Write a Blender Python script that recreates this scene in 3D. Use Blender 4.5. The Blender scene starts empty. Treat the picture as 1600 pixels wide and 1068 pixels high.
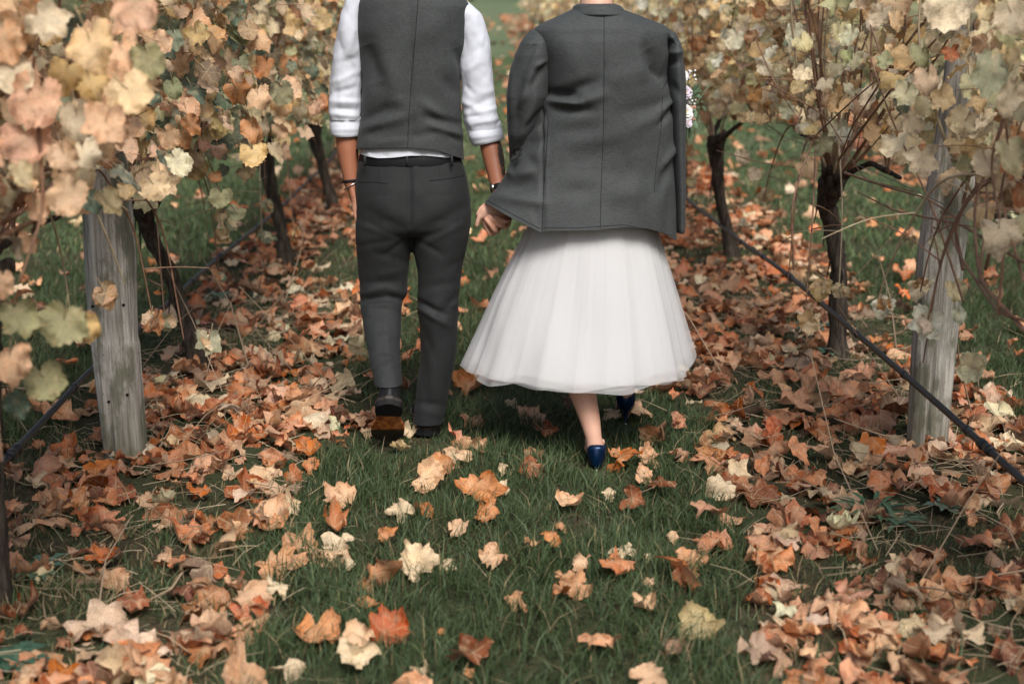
import bpy, math, random
import numpy as np
from mathutils import Vector, Matrix
from mathutils.bvhtree import BVHTree

random.seed(7)
rng = np.random.default_rng(7)
S = bpy.context.scene
COL = S.collection

# ------------------------------------------------------------------ camera, world, sun, exposure
CAM_H, PITCH, YAW, FPX = 1.50, math.radians(13.51), math.radians(0.88), 2222.0
cam_d = bpy.data.cameras.new('camera')
cam_d.sensor_width = 36.0
cam_d.lens = FPX / 1600.0 * 36.0
cam_d.clip_start, cam_d.clip_end = 0.05, 2000.0
cam_d.dof.use_dof = True
cam_d.dof.focus_distance = 4.75
cam_d.dof.aperture_fstop = 2.5
cam = bpy.data.objects.new('camera', cam_d)
COL.objects.link(cam)
cam.location = (0, 0, CAM_H)
cam.rotation_euler = (math.radians(90) - PITCH, 0, -YAW)
S.camera = cam

SUN_EL, SUN_AZ = math.radians(50), math.radians(166)
world = bpy.data.worlds.new('World')
S.world = world
world.use_nodes = True
wt = world.node_tree
wt.nodes.clear()
wo = wt.nodes.new('ShaderNodeOutputWorld')
bg = wt.nodes.new('ShaderNodeBackground')
sky = wt.nodes.new('ShaderNodeTexSky')
sky.sky_type = 'NISHITA'
sky.sun_disc = False
sky.sun_elevation = SUN_EL
sky.sun_rotation = SUN_AZ
sky.air_density = 1.0
sky.dust_density = 3.4
sky.ozone_density = 1.0
bg.inputs['Strength'].default_value = 0.090
wt.links.new(sky.outputs[0], bg.inputs[0])
wt.links.new(bg.outputs[0], wo.inputs[0])

sun_d = bpy.data.lights.new('sun', 'SUN')
sun_d.energy = 3.3
sun_d.angle = math.radians(24)
sun_d.color = (1.0, 0.975, 0.935)
sun = bpy.data.objects.new('sun', sun_d)
COL.objects.link(sun)
sd = Vector((math.sin(SUN_AZ) * math.cos(SUN_EL), math.cos(SUN_AZ) * math.cos(SUN_EL), math.sin(SUN_EL)))
sun.rotation_euler = sd.to_track_quat('Z', 'Y').to_euler()

S.view_settings.view_transform = 'Standard'
S.view_settings.look = 'None'
S.view_settings.exposure = 0.40
S.view_settings.gamma = 1.0
S.view_settings.use_curve_mapping = False
S.cycles.use_denoising = True
S.cycles.max_bounces = 7
S.cycles.transparent_max_bounces = 12

# ------------------------------------------------------------------ surveying helpers: photo measurements -> metres
C0 = np.array([0, 0, CAM_H])
FH = np.array([math.sin(YAW), math.cos(YAW), 0])
RT = np.array([math.cos(YAW), -math.sin(YAW), 0])
FW = FH * math.cos(PITCH) + np.array([0, 0, -math.sin(PITCH)])
UP = FH * math.sin(PITCH) + np.array([0, 0, math.cos(PITCH)])

def ray(px, py):
    return FW + RT * ((px - 800) / FPX) + UP * ((534 - py) / FPX)

def at(px, py, Y):
    d = ray(px, py)
    return C0 + d * (Y / d[1])

def gnd(px, py, z=0.0):
    d = ray(px, py)
    return C0 + d * ((z - CAM_H) / d[2])

def on_x(px, py, X):
    d = ray(px, py)
    return C0 + d * (X / d[0])

def proj(V):
    p = np.asarray(V) - C0
    zc = p @ FW
    return 800 + FPX * (p @ RT) / zc, 534 - FPX * (p @ UP) / zc, zc

# ------------------------------------------------------------------ numeric helpers
def pchip(x, y, q):
    x = np.asarray(x, float); y = np.asarray(y, float); q = np.asarray(q, float)
    if len(x) == 2:
        return np.interp(q, x, y)
    h = np.diff(x); dl = np.diff(y) / h
    m = np.zeros_like(y)
    for i in range(1, len(x) - 1):
        if dl[i - 1] * dl[i] > 0:
            w1, w2 = 2 * h[i] + h[i - 1], h[i] + 2 * h[i - 1]
            m[i] = (w1 + w2) / (w1 / dl[i - 1] + w2 / dl[i])
    m[0], m[-1] = dl[0], dl[-1]
    i = np.clip(np.searchsorted(x, q, side='right') - 1, 0, len(x) - 2)
    t = np.clip((q - x[i]) / h[i], 0, 1)
    return ((2*t**3 - 3*t**2 + 1) * y[i] + (t**3 - 2*t**2 + t) * h[i] * m[i]
            + (-2*t**3 + 3*t**2) * y[i+1] + (t**3 - t**2) * h[i] * m[i+1])

def _h(ix, iy, iz, s):
    n = (ix * 374761393 + iy * 668265263 + iz * 2147483647 + s * 1274126177) & 0xffffffff
    n = ((n ^ (n >> 13)) * 1274126177) & 0xffffffff
    n = ((n ^ (n >> 16)) * 2246822519) & 0xffffffff
    return ((n >> 8) & 0xffff) / 65535.0

def vnoise(P, seed=0):
    """smooth value noise, -1..1, of an (n,3) array"""
    P = np.asarray(P, float)
    f = np.floor(P); t = P - f; i = f.astype(np.int64)
    t = t * t * (3 - 2 * t)
    r = 0
    for dx in (0, 1):
        wx = t[:, 0] if dx else 1 - t[:, 0]
        for dy in (0, 1):
            wy = t[:, 1] if dy else 1 - t[:, 1]
            for dz in (0, 1):
                wz = t[:, 2] if dz else 1 - t[:, 2]
                r = r + wx * wy * wz * _h(i[:, 0] + dx, i[:, 1] + dy, i[:, 2] + dz, seed)
    return r * 2 - 1

def fbm(P, seed=0, octs=3):
    P = np.asarray(P, float); a = 1.0; r = 0; n = 0
    for k in range(octs):
        r = r + a * vnoise(P * 2 ** k + 17.3 * k, seed + k); n += a; a *= .5
    return r / n

# ------------------------------------------------------------------ mesh helpers
def mesh(name, V, F, mat=None, smooth=True, attrs=None):
    """V (n,3); F = (m,3|4) array or list of faces; attrs {name: (n,2|4) array}"""
    me = bpy.data.meshes.new(name)
    V = np.asarray(V, dtype=np.float32)
    if isinstance(F, np.ndarray):
        m, k = F.shape
        me.vertices.add(len(V)); me.vertices.foreach_set('co', V.ravel())
        me.loops.add(m * k); me.loops.foreach_set('vertex_index', F.astype(np.int32).ravel())
        me.polygons.add(m)
        me.polygons.foreach_set('loop_start', np.arange(0, m * k, k, dtype=np.int32))
        me.update(calc_edges=True)
    else:
        me.from_pydata([tuple(map(float, v)) for v in V], [], [tuple(int(i) for i in f) for f in F])
    me.polygons.foreach_set('use_smooth', np.full(len(me.polygons), smooth))
    for an, arr in (attrs or {}).items():
        arr = np.asarray(arr, dtype=np.float32)
        ty = 'FLOAT2' if arr.shape[1] == 2 else 'FLOAT_COLOR'
        a = me.attributes.new(an, ty, 'POINT')
        a.data.foreach_set('vector' if ty == 'FLOAT2' else 'color', arr.ravel())
    if mat is not None:
        me.materials.append(mat)
    me.update()
    return me

def obj(name, me, parent=None):
    o = bpy.data.objects.new(name, me)
    COL.objects.link(o)
    if parent is not None:
        o.parent = parent
        # everything is modelled in world coordinates: undo the parent's offset
        o.matrix_parent_inverse = world_inverse(parent)
    return o

WORLD = {}
def world_matrix(o):
    m = o.matrix_parent_inverse @ o.matrix_basis if o.parent else o.matrix_basis.copy()
    return world_matrix(o.parent) @ m if o.parent else m
def world_inverse(o):
    return world_matrix(o).inverted()

def tag(o, label=None, cat=None, group=None, kind=None):
    if label: o['label'] = label
    if cat: o['category'] = cat
    if group: o['group'] = group
    if kind: o['kind'] = kind
    return o

def thing(name, loc, label, cat, group=None):
    o = bpy.data.objects.new(name, None)
    COL.objects.link(o)
    o.empty_display_size = .1
    o.location = tuple(float(v) for v in loc)
    return tag(o, label, cat, group)

class MB:
    """collects pieces of one mesh"""
    def __init__(s):
        s.V, s.F, s.n = [], [], 0
    def add(s, V, F):
        V = np.asarray(V, float)
        s.V.append(V); s.F += [tuple(int(i) + s.n for i in f) for f in F]; s.n += len(V)
        return s
    def build(s, name, mat, parent=None, smooth=True):
        return obj(name, mesh(name, np.vstack(s.V), s.F, mat, smooth), parent)

def grid_faces(n, m, wrap=True, cap0=False, cap1=False, flip=False):
    F = []
    mm = m if wrap else m - 1
    for i in range(n - 1):
        for j in range(mm):
            a, b = i * m + j, i * m + (j + 1) % m
            c, d = (i + 1) * m + (j + 1) % m, (i + 1) * m + j
            F.append((a, b, c, d) if flip else (a, d, c, b))
    if cap0: F.append(tuple(range(m)) if not flip else tuple(reversed(range(m))))
    if cap1: F.append(tuple(reversed(range((n-1)*m, n*m))) if not flip else tuple(range((n-1)*m, n*m)))
    return F

def resample(P, R, step):
    P = np.asarray(P, float); R = np.asarray(R, float)
    L = np.concatenate([[0], np.cumsum(np.linalg.norm(np.diff(P, axis=0), axis=1) + 1e-6)])
    n = max(2, int(L[-1] / step) + 1)
    q = np.linspace(0, L[-1], n)
    # smooth the bends a little with a Catmull-like pass
    Q = np.stack([np.interp(q, L, P[:, k]) for k in range(3)], 1)
    if len(P) > 2:
        for _ in range(3):
            Q[1:-1] = (Q[:-2] + 2 * Q[1:-1] + Q[2:]) / 4
    return Q, np.interp(q, L, R)

def tube(P, R, seg=8, step=None, squash=None, sqdir=None, round_ends=True):
    """tube along P with radii R -> V, F (closed)"""
    P = np.asarray(P, float); R = np.asarray(R, float) if np.ndim(R) else np.full(len(P), float(R))
    if step: P, R = resample(P, R, step)
    if round_ends:
        d0 = P[0] - P[1]; d0 /= np.linalg.norm(d0) + 1e-9
        d1 = P[-1] - P[-2]; d1 /= np.linalg.norm(d1) + 1e-9
        P = np.vstack([P[0] + d0 * R[0] * .95, P[0] + d0 * R[0] * .6, P, P[-1] + d1 * R[-1] * .6, P[-1] + d1 * R[-1] * .95])
        R = np.concatenate([[R[0] * .3, R[0] * .8], R, [R[-1] * .8, R[-1] * .3]])
    T = np.gradient(P, axis=0); T /= np.linalg.norm(T, axis=1)[:, None] + 1e-12
    ref = np.array([1., 0, 0]) if sqdir is None else np.asarray(sqdir, float)
    if abs(T[0] @ ref) > .95: ref = np.array([0, 1., 0])
    rings = []
    A = ref
    for i in range(len(P)):
        A = A - T[i] * (A @ T[i]); A /= np.linalg.norm(A) + 1e-12
        B = np.cross(T[i], A)
        k = 1.0 if squash is None else squash
        th = np.arange(seg) * 2 * math.pi / seg
        rings.append(P[i] + R[i] * (np.cos(th)[:, None] * A + k * np.sin(th)[:, None] * B))
    V = np.vstack(rings)
    return V, grid_faces(len(P), seg, True, True, True, flip=True)

def rough_tube(P, R, seg, step, amp, freq=30, seed=0):
    P, R = resample(P, R, step)
    V, F = tube(P, R, seg)
    C = np.repeat(P[np.clip(np.arange(len(V) // seg) - 2, 0, len(P) - 1)], seg, axis=0)
    N = V - C; N /= np.linalg.norm(N, axis=1)[:, None] + 1e-9
    Q = V * np.array([freq, freq, freq * .25])
    V = V + N * (fbm(Q, seed, 3) * amp)[:, None]
    return V, F

def ellipsoid(c, r, seg=16, rings=10, rot=None):
    V = []
    for i in range(rings + 1):
        ph = math.pi * i / rings
        for j in range(seg):
            th = 2 * math.pi * j / seg
            V.append([math.sin(ph) * math.cos(th) * r[0], math.sin(ph) * math.sin(th) * r[1], math.cos(ph) * r[2]])
    V = np.array(V)
    if rot is not None: V = V @ np.array(rot).T
    return V + np.asarray(c), grid_faces(rings + 1, seg, True)

def loft(rows, M=96, step=0.006, hem=None, top=None, y0=None, cap0=False, cap1=False):
    """rows: (py, x_left, x_right, Y, half depth, exponent) measured on the photo; dense horizontal rings.
    hem: function px -> py of the lower edge; rows below y0 are stretched so that the last row follows it"""
    rows = [r if len(r) == 6 else tuple(r) + (2.2,) for r in rows]
    py = np.array([r[0] for r in rows], float)
    L = np.array([at(r[1], r[0], r[3]) for r in rows]); R = np.array([at(r[2], r[0], r[3]) for r in rows])
    z = (L[:, 2] + R[:, 2]) / 2
    cx = (L[:, 0] + R[:, 0]) / 2; a = (R[:, 0] - L[:, 0]) / 2
    n = max(4, int((z[0] - z[-1]) / step))
    q = np.linspace(py[0], py[-1], n)
    CX, A, Z = pchip(py, cx, q), pchip(py, a, q), pchip(py, z, q)
    Y, B, E = pchip(py, [r[3] for r in rows], q), pchip(py, [r[4] for r in rows], q), pchip(py, [r[5] for r in rows], q)
    t = np.arange(M) * 2 * math.pi / M
    c, s = np.cos(t), np.sin(t)
    V = np.zeros((n, M, 3))
    for i in range(n):
        V[i, :, 0] = CX[i] + A[i] * np.sign(c) * np.abs(c) ** (2 / E[i])
        V[i, :, 1] = Y[i] - B[i] * np.sign(s) * np.abs(s) ** (2 / E[i])
        V[i, :, 2] = Z[i]
    if hem is not None:
        bx, _, _ = proj(V[-1])
        zb = np.array([at(800, hem(x), yy)[2] for x, yy in zip(bx, V[-1, :, 1])])
        i0 = int(np.searchsorted(q, y0))
        z0 = Z[i0]
        for i in range(i0, n):
            V[i, :, 2] = z0 + (Z[i] - z0) * (zb - z0) / (Z[-1] - z0)
    return V.reshape(-1, 3), grid_faces(n, M, True, cap0, cap1), (n, M)

def seg_dist(X, Y, x1, y1, x2, y2):
    dx, dy = x2 - x1, y2 - y1
    L2 = dx * dx + dy * dy + 1e-9
    t = np.clip(((X - x1) * dx + (Y - y1) * dy) / L2, 0, 1)
    d = np.hypot(X - x1 - t * dx, Y - y1 - t * dy)
    return d, t

def crease(me, folds, noise=0.0, nscale=(8, 8, 8), seed=1, back_only=True, gain=1.65):
    """push cloth along its normals: folds = (x1,y1,x2,y2,width,amp) measured on the photo's back view"""
    n = len(me.vertices)
    V = np.empty(n * 3, np.float32); me.vertices.foreach_get('co', V); V = V.reshape(-1, 3).astype(float)
    N = np.empty(n * 3, np.float32); me.vertex_normals.foreach_get('vector', N); N = N.reshape(-1, 3).astype(float)
    if np.sum((V - V.mean(0)) * N) < 0:
        me.flip_normals(); me.update()
    N = np.empty(n * 3, np.float32); me.vertex_normals.foreach_get('vector', N); N = N.reshape(-1, 3).astype(float)
    X, Y, _ = proj(V)
    W = np.clip(-N[:, 1] * 2 + .4, 0, 1) if back_only else 1.0
    D = np.zeros(n)
    for x1, y1, x2, y2, w, amp in folds:
        d, t = seg_dist(X, Y, x1, y1, x2, y2)
        ends = .25 + .75 * np.sin(np.pi * np.clip(t, 0.02, .98)) ** .6
        D += gain * amp * np.exp(-(d / w) ** 2) * ends * W
    if noise:
        D += noise * fbm(V * np.array(nscale), seed, 3)
    V = V + N * D[:, None]
    me.vertices.foreach_set('co', V.astype(np.float32).ravel())
    me.update()
    return me

def fuse(pieces, voxel=0.006, smooth=3, factor=.5):
    """union of closed pieces into ONE continuous surface"""
    mb = MB()
    for V, F in pieces: mb.add(V, F)
    me = mesh('tmp', np.vstack(mb.V), mb.F)
    o = bpy.data.objects.new('tmp', me); COL.objects.link(o)
    m = o.modifiers.new('r', 'REMESH'); m.mode = 'VOXEL'; m.voxel_size = voxel
    if smooth:
        m = o.modifiers.new('s', 'SMOOTH'); m.factor = factor; m.iterations = smooth
    dg = bpy.context.evaluated_depsgraph_get(); dg.update()
    out = bpy.data.meshes.new_from_object(o.evaluated_get(dg))
    bpy.data.objects.remove(o); bpy.data.meshes.remove(me)
    out.polygons.foreach_set('use_smooth', np.full(len(out.polygons), True))
    out.materials.clear()
    return out

def verts(me):
    V = np.empty(len(me.vertices) * 3, np.float32); me.vertices.foreach_get('co', V)
    return V.reshape(-1, 3).astype(float)

def bvh_of(me):
    return BVHTree.FromPolygons([v.co.copy() for v in me.vertices], [tuple(p.vertices) for p in me.polygons])

def hit(bvh, px, py, lift=0.0):
    d = ray(px, py)
    loc, nrm, _, _ = bvh.ray_cast(Vector(C0), Vector(d / np.linalg.norm(d)))
    if loc is None: return None
    if nrm.y > 0: nrm = -nrm
    return np.array(loc) + np.array(nrm) * lift

def seam(bvh, pts, r, name, mat, parent, lift=0.0004, n=60):
    xs = [p[0] for p in pts]; ys = [p[1] for p in pts]
    s = np.linspace(0, len(pts) - 1, n)
    P = [hit(bvh, np.interp(k, range(len(pts)), xs), np.interp(k, range(len(pts)), ys), lift) for k in s]
    P = np.array([p for p in P if p is not None])
    if len(P) < 3: return None
    V, F = tube(P, r, 6)
    return MB().add(V, F).build(name, mat, parent)

# ------------------------------------------------------------------ material helpers
def new_mat(name):
    m = bpy.data.materials.new(name); m.use_nodes = True
    t = m.node_tree
    return m, t, t.nodes['Principled BSDF'], t.nodes['Material Output']

def nd(t, typ, **kw):
    n = t.nodes.new(typ)
    for k, v in kw.items():
        if k.startswith('i_'):
            n.inputs[k[2:].replace('_', ' ')].default_value = v
        else:
            setattr(n, k, v)
    return n

def mth(t, op, a, b=None, c=None, clamp=False):
    n = t.nodes.new('ShaderNodeMath'); n.operation = op; n.use_clamp = clamp
    for i, v in enumerate((a, b, c)):
        if v is None: continue
        if isinstance(v, (int, float)): n.inputs[i].default_value = v
        else: t.links.new(v, n.inputs[i])
    return n.outputs[0]

def mixc(t, f, a, b, mode='MIX'):
    n = t.nodes.new('ShaderNodeMix'); n.data_type = 'RGBA'; n.blend_type = mode
    for i, v in ((0, f), (6, a), (7, b)):
        if isinstance(v, (int, float)): n.inputs[i].default_value = v
        elif isinstance(v, tuple): n.inputs[i].default_value = v if len(v) == 4 else v + (1,)
        else: t.links.new(v, n.inputs[i])
    return n.outputs[2]

def ramp(t, f, lo, hi):
    n = t.nodes.new('ShaderNodeMapRange'); n.interpolation_type = 'SMOOTHSTEP'
    n.inputs[1].default_value, n.inputs[2].default_value = lo, hi
    t.links.new(f, n.inputs[0])
    return n.outputs[0]

def noise_tex(t, scale, detail=3, rough=.6, stretch=None, w=None):
    n = t.nodes.new('ShaderNodeTexNoise')
    n.inputs['Scale'].default_value = scale; n.inputs['Detail'].default_value = detail; n.inputs['Roughness'].default_value = rough
    tc = t.nodes.new('ShaderNodeTexCoord'); src = tc.outputs['Object']
    if stretch:
        mp = t.nodes.new('ShaderNodeMapping'); mp.inputs['Scale'].default_value = stretch
        t.links.new(src, mp.inputs[0]); src = mp.outputs[0]
    t.links.new(src, n.inputs['Vector'])
    return n.outputs[0]

def bump(t, b, h, strength, dist):
    n = t.nodes.new('ShaderNodeBump'); n.inputs['Strength'].default_value = strength; n.inputs['Distance'].default_value = dist
    t.links.new(h, n.inputs['Height']); t.links.new(n.outputs[0], b.inputs['Normal'])
    return n

def suiting(name, dark, light):
    m, t, b, o = new_mat(name)
    n1 = noise_tex(t, 1, 4, .75, (60, 60, 900))      # horizontal slubs
    n2 = noise_tex(t, 1, 4, .75, (800, 800, 45))    # warp threads
    n3 = noise_tex(t, 700, 2, .5)
    n4 = noise_tex(t, 6, 3, .5)
    f = mth(t, 'MULTIPLY_ADD', n1, .45, mth(t, 'MULTIPLY_ADD', n2, .35, mth(t, 'MULTIPLY', n3, .12)))
    f = mth(t, 'ADD', f, mth(t, 'MULTIPLY', n4, .12))
    c = mixc(t, ramp(t, f, .36, .66), dark, light)
    t.links.new(c, b.inputs['Base Color'])
    b.inputs['Roughness'].default_value = .72
    b.inputs['Specular IOR Level'].default_value = .28
    b.inputs['Sheen Weight'].default_value = .03
    b.inputs['Sheen Roughness'].default_value = .5
    bump(t, b, f, .3, .0006)
    return m

def plain(name, c, rough=.6, spec=.4, nscale=0, namp=.15, bumpd=0.0, metallic=0):
    m, t, b, o = new_mat(name)
    b.inputs['Roughness'].default_value = rough
    b.inputs['Specular IOR Level'].default_value = spec
    b.inputs['Metallic'].default_value = metallic
    if nscale:
        n = noise_tex(t, nscale, 4, .6)
        k = mixc(t, n, tuple(v * (1 - namp) for v in c), tuple(min(1, v * (1 + namp)) for v in c))
        t.links.new(k, b.inputs['Base Color'])
        if bumpd: bump(t, b, n, .6, bumpd)
    else:
        b.inputs['Base Color'].default_value = c + (1,)
    return m

def skin(name, c, c2=None):
    m, t, b, o = new_mat(name)
    n = noise_tex(t, 30, 4, .6); n2 = noise_tex(t, 400, 2, .5)
    k = mixc(t, n, tuple(v * .88 for v in c), tuple(v * 1.1 for v in c))
    a = nd(t, 'ShaderNodeAttribute', attribute_name='Col')
    k = mixc(t, 1.0, k, a.outputs['Color'], 'MULTIPLY')
    t.links.new(k, b.inputs['Base Color'])
    b.inputs['Roughness'].default_value = .5
    b.inputs['Specular IOR Level'].default_value = .4
    b.inputs['Subsurface Weight'].default_value = .12
    b.inputs['Subsurface Radius'].default_value = (.01, .004, .002)
    b.inputs['Subsurface Scale'].default_value = .5
    bump(t, b, n2, .15, .0006)
    return m

def leaf_mat(name, from_object):
    m, t, b, o = new_mat(name)
    uv = nd(t, 'ShaderNodeAttribute', attribute_name='luv')
    if from_object:
        oi = t.nodes.new('ShaderNodeObjectInfo'); colr, rnd = oi.outputs['Color'], oi.outputs['Random']
    else:
        a = nd(t, 'ShaderNodeAttribute', attribute_name='Col'); colr, rnd = a.outputs['Color'], a.outputs['Alpha']
    sx = t.nodes.new('ShaderNodeSeparateXYZ'); t.links.new(uv.outputs['Vector'], sx.inputs[0])
    u, v = sx.outputs[0], sx.outputs[1]
    r = mth(t, 'SQRT', mth(t, 'ADD', mth(t, 'MULTIPLY', u, u), mth(t, 'MULTIPLY', v, v)))
    ang = mth(t, 'ARCTAN2', u, v)
    pp = mth(t, 'PINGPONG', ang, .48)
    d = mth(t, 'MULTIPLY', r, mth(t, 'SINE', pp))
    vein = mth(t, 'SUBTRACT', 1, ramp(t, d, .006, .03))
    sec = mth(t, 'PINGPONG', mth(t, 'SUBTRACT', r, mth(t, 'MULTIPLY', pp, .55)), .085)
    sec = mth(t, 'MULTIPLY', mth(t, 'SUBTRACT', 1, ramp(t, sec, .003, .018)), .55)
    vein = mth(t, 'MAXIMUM', vein, sec)
    nz = t.nodes.new('ShaderNodeTexNoise'); nz.noise_dimensions = '4D'
    nz.inputs['Scale'].default_value = 2.6; nz.inputs['Detail'].default_value = 5; nz.inputs['Roughness'].default_value = .62
    t.links.new(uv.outputs['Vector'], nz.inputs['Vector'])
    t.links.new(mth(t, 'MULTIPLY', rnd, 97.0), nz.inputs['W'])
    blotch = ramp(t, mth(t, 'MULTIPLY_ADD', r, .22, nz.outputs[0]), .58, .82)
    # blotches run to the leaf's own dried colour
    hsv = t.nodes.new('ShaderNodeHueSaturation')
    hsv.inputs['Hue'].default_value = .488; hsv.inputs['Saturation'].default_value = 1.18; hsv.inputs['Value'].default_value = .42
    t.links.new(colr, hsv.inputs['Color'])
    k = mixc(t, mth(t, 'MULTIPLY', blotch, .85), colr, hsv.outputs[0])
    nb = t.nodes.new('ShaderNodeTexNoise'); nb.noise_dimensions = '4D'; nb.inputs['Scale'].default_value = 1.5; nb.inputs['Detail'].default_value = 3
    t.links.new(uv.outputs['Vector'], nb.inputs['Vector']); t.links.new(mth(t, 'MULTIPLY', rnd, 41.0), nb.inputs['W'])
    warm = nd(t, 'ShaderNodeHueSaturation'); warm.inputs['Hue'].default_value = .497; warm.inputs['Saturation'].default_value = 1.1; warm.inputs['Value'].default_value = 1.08
    t.links.new(k, warm.inputs['Color'])
    k = mixc(t, ramp(t, mth(t, 'MULTIPLY_ADD', r, .2, nb.outputs[0]), .50, .72), k, warm.outputs[0])
    np_ = t.nodes.new('ShaderNodeTexNoise'); np_.noise_dimensions = '4D'; np_.inputs['Scale'].default_value = 2.0; np_.inputs['Detail'].default_value = 4
    t.links.new(uv.outputs['Vector'], np_.inputs['Vector']); t.links.new(mth(t, 'MULTIPLY_ADD', rnd, 63.0, 7.0), np_.inputs['W'])
    k = mixc(t, mth(t, 'MULTIPLY', ramp(t, np_.outputs[0], .52, .70), .34), k, (.88, .66, .42))
    k = mixc(t, mth(t, 'MULTIPLY', vein, .38), k, (.70, .55, .33))
    nf = t.nodes.new('ShaderNodeTexNoise'); nf.inputs['Scale'].default_value = 22; nf.inputs['Detail'].default_value = 4
    t.links.new(uv.outputs['Vector'], nf.inputs['Vector'])
    k = mixc(t, 1.0, k, mixc(t, ramp(t, nf.outputs[0], .3, .7), (.74, .72, .70), (1.14, 1.13, 1.10)), 'MULTIPLY')
    ge = t.nodes.new('ShaderNodeNewGeometry')
    pale = mixc(t, .22, k, (.66, .55, .38))
    k = mixc(t, ge.outputs['Backfacing'], k, pale)
    t.links.new(k, b.inputs['Base Color'])
    b.inputs['Roughness'].default_value = .5
    b.inputs['Specular IOR Level'].default_value = .35
    hgt = mth(t, 'ADD', mth(t, 'MULTIPLY', vein, .5), nf.outputs[0])
    bump(t, b, hgt, .5, .004)
    tr = t.nodes.new('ShaderNodeBsdfTranslucent'); t.links.new(k, tr.inputs[0])
    mx = t.nodes.new('ShaderNodeMixShader'); mx.inputs[0].default_value = .30 if from_object else .27
    t.links.new(b.outputs[0], mx.inputs[1]); t.links.new(tr.outputs[0], mx.inputs[2]); t.links.new(mx.outputs[0], o.inputs[0])
    return m

def attr_mat(name, rough=.6, transl=.25, spec=.3):
    m, t, b, o = new_mat(name)
    a = nd(t, 'ShaderNodeAttribute', attribute_name='Col')
    t.links.new(a.outputs['Color'], b.inputs['Base Color'])
    b.inputs['Roughness'].default_value = rough; b.inputs['Specular IOR Level'].default_value = spec
    if transl:
        tr = t.nodes.new('ShaderNodeBsdfTranslucent'); t.links.new(a.outputs['Color'], tr.inputs[0])
        mx = t.nodes.new('ShaderNodeMixShader'); mx.inputs[0].default_value = transl
        t.links.new(b.outputs[0], mx.inputs[1]); t.links.new(tr.outputs[0], mx.inputs[2]); t.links.new(mx.outputs[0], o.inputs[0])
    return m

M = {}
M['leaf'] = leaf_mat('leaf_single', True)
M['leaves'] = leaf_mat('leaf_many', False)
M['grass'] = attr_mat('grass_blades', .55, .3)
M['stalk'] = attr_mat('dry_stalks', .7, 0)
M['suit'] = suiting('grey_suiting', (.018, .0202, .0206), (.062, .068, .0675))
M['suit_dark'] = suiting('trouser_suiting', (.0075, .0086, .0092), (.0225, .0248, .0254))
M['seam'] = plain('seam_thread', (.018, .019, .02), .8, .2)
M['lining'] = plain('jacket_lining', (.02, .021, .025), .5, .4)
M['shirt'] = plain('white_cotton', (.56, .585, .64), .75, .25, 500, .04, .0004)
M['leather'] = plain('black_leather', (.006, .006, .007), .52, .22, 60, .3, .0006)
M['belt'] = plain('belt_leather', (.005, .005, .006), .6, .2, 80, .3, .0004)
M['metal'] = plain('steel', (.62, .60, .57), .25, .5, metallic=1.0)
M['black'] = plain('black_rubber', (.008, .008, .009), .7, .2)
M['skin_m'] = skin('tan_skin', (.30, .118, .064))
M['skin_w'] = skin('fair_skin', (.60, .36, .265))
M['hair'] = plain('dark_hair', (.02, .013, .009), .5, .4, 200, .4, .002)
M['eye'] = plain('eye', (.75, .73, .70), .15, .5)
M['pipe'] = plain('black_pipe', (.016, .017, .018), .42, .45, 25, .35, .0004)
M['wire'] = plain('galvanised_wire', (.22, .23, .24), .5, .5, metallic=.7)
# more materials
def bark_mat():
    m, t, b, o = new_mat('vine_bark')
    n = noise_tex(t, 1, 6, .7, (60, 60, 9)); n2 = noise_tex(t, 9, 4, .6)
    k = mixc(t, ramp(t, n, .35, .7), (.020, .015, .012), (.135, .105, .082))
    k = mixc(t, mth(t, 'MULTIPLY', n2, .4), k, (.05, .045, .03))
    t.links.new(k, b.inputs['Base Color']); b.inputs['Roughness'].default_value = .9
    b.inputs['Specular IOR Level'].default_value = .15
    bump(t, b, n, 1, .012)
    return m
def cane_mat(name, a, c):
    m, t, b, o = new_mat(name)
    n = noise_tex(t, 14, 4, .6)
    t.links.new(mixc(t, ramp(t, n, .3, .7), a, c), b.inputs['Base Color']); b.inputs['Roughness'].default_value = .55
    return m
def post_mat():
    m, t, b, o = new_mat('weathered_post_wood')
    n = noise_tex(t, 1, 6, .65, (75, 75, 2.6)); n2 = noise_tex(t, 1, 4, .6, (260, 260, 7)); n3 = noise_tex(t, 1, 5, .62, (14, 14, 5))
    k = mixc(t, ramp(t, n, .32, .68), (.27, .25, .21), (.64, .60, .53))
    k = mixc(t, mth(t, 'MULTIPLY', ramp(t, n2, .5, .75), .65), k, (.10, .09, .075))
    k = mixc(t, mth(t, 'MULTIPLY', ramp(t, n3, .47, .62), .8), k, (.13, .135, .085))
    nk = noise_tex(t, 110, 3, .6)
    k = mixc(t, mth(t, 'MULTIPLY', ramp(t, nk, .62, .72), .6), k, (.07, .065, .055))
    # splashed soil and algae near the ground
    tc = t.nodes.new('ShaderNodeNewGeometry'); sp = t.nodes.new('ShaderNodeSeparateXYZ'); t.links.new(tc.outputs['Position'], sp.inputs[0])
    low = mth(t, 'SUBTRACT', 1, ramp(t, mth(t, 'MULTIPLY_ADD', n3, .35, sp.outputs[2]), .12, .5))
    k = mixc(t, mth(t, 'MULTIPLY', low, .6), k, (.105, .105, .06))
    t.links.new(k, b.inputs['Base Color']); b.inputs['Roughness'].default_value = .88; b.inputs['Specular IOR Level'].default_value = .2
    bump(t, b, mth(t, 'MULTIPLY_ADD', n2, .6, n), .9, .006)
    return m
M['bark'] = bark_mat()
M['cane'] = cane_mat('ripe_cane', (.14, .068, .040), (.32, .18, .11))
M['cane_pale'] = cane_mat('pale_cane', (.34, .25, .15), (.52, .42, .27))
M['post'] = post_mat()

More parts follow.
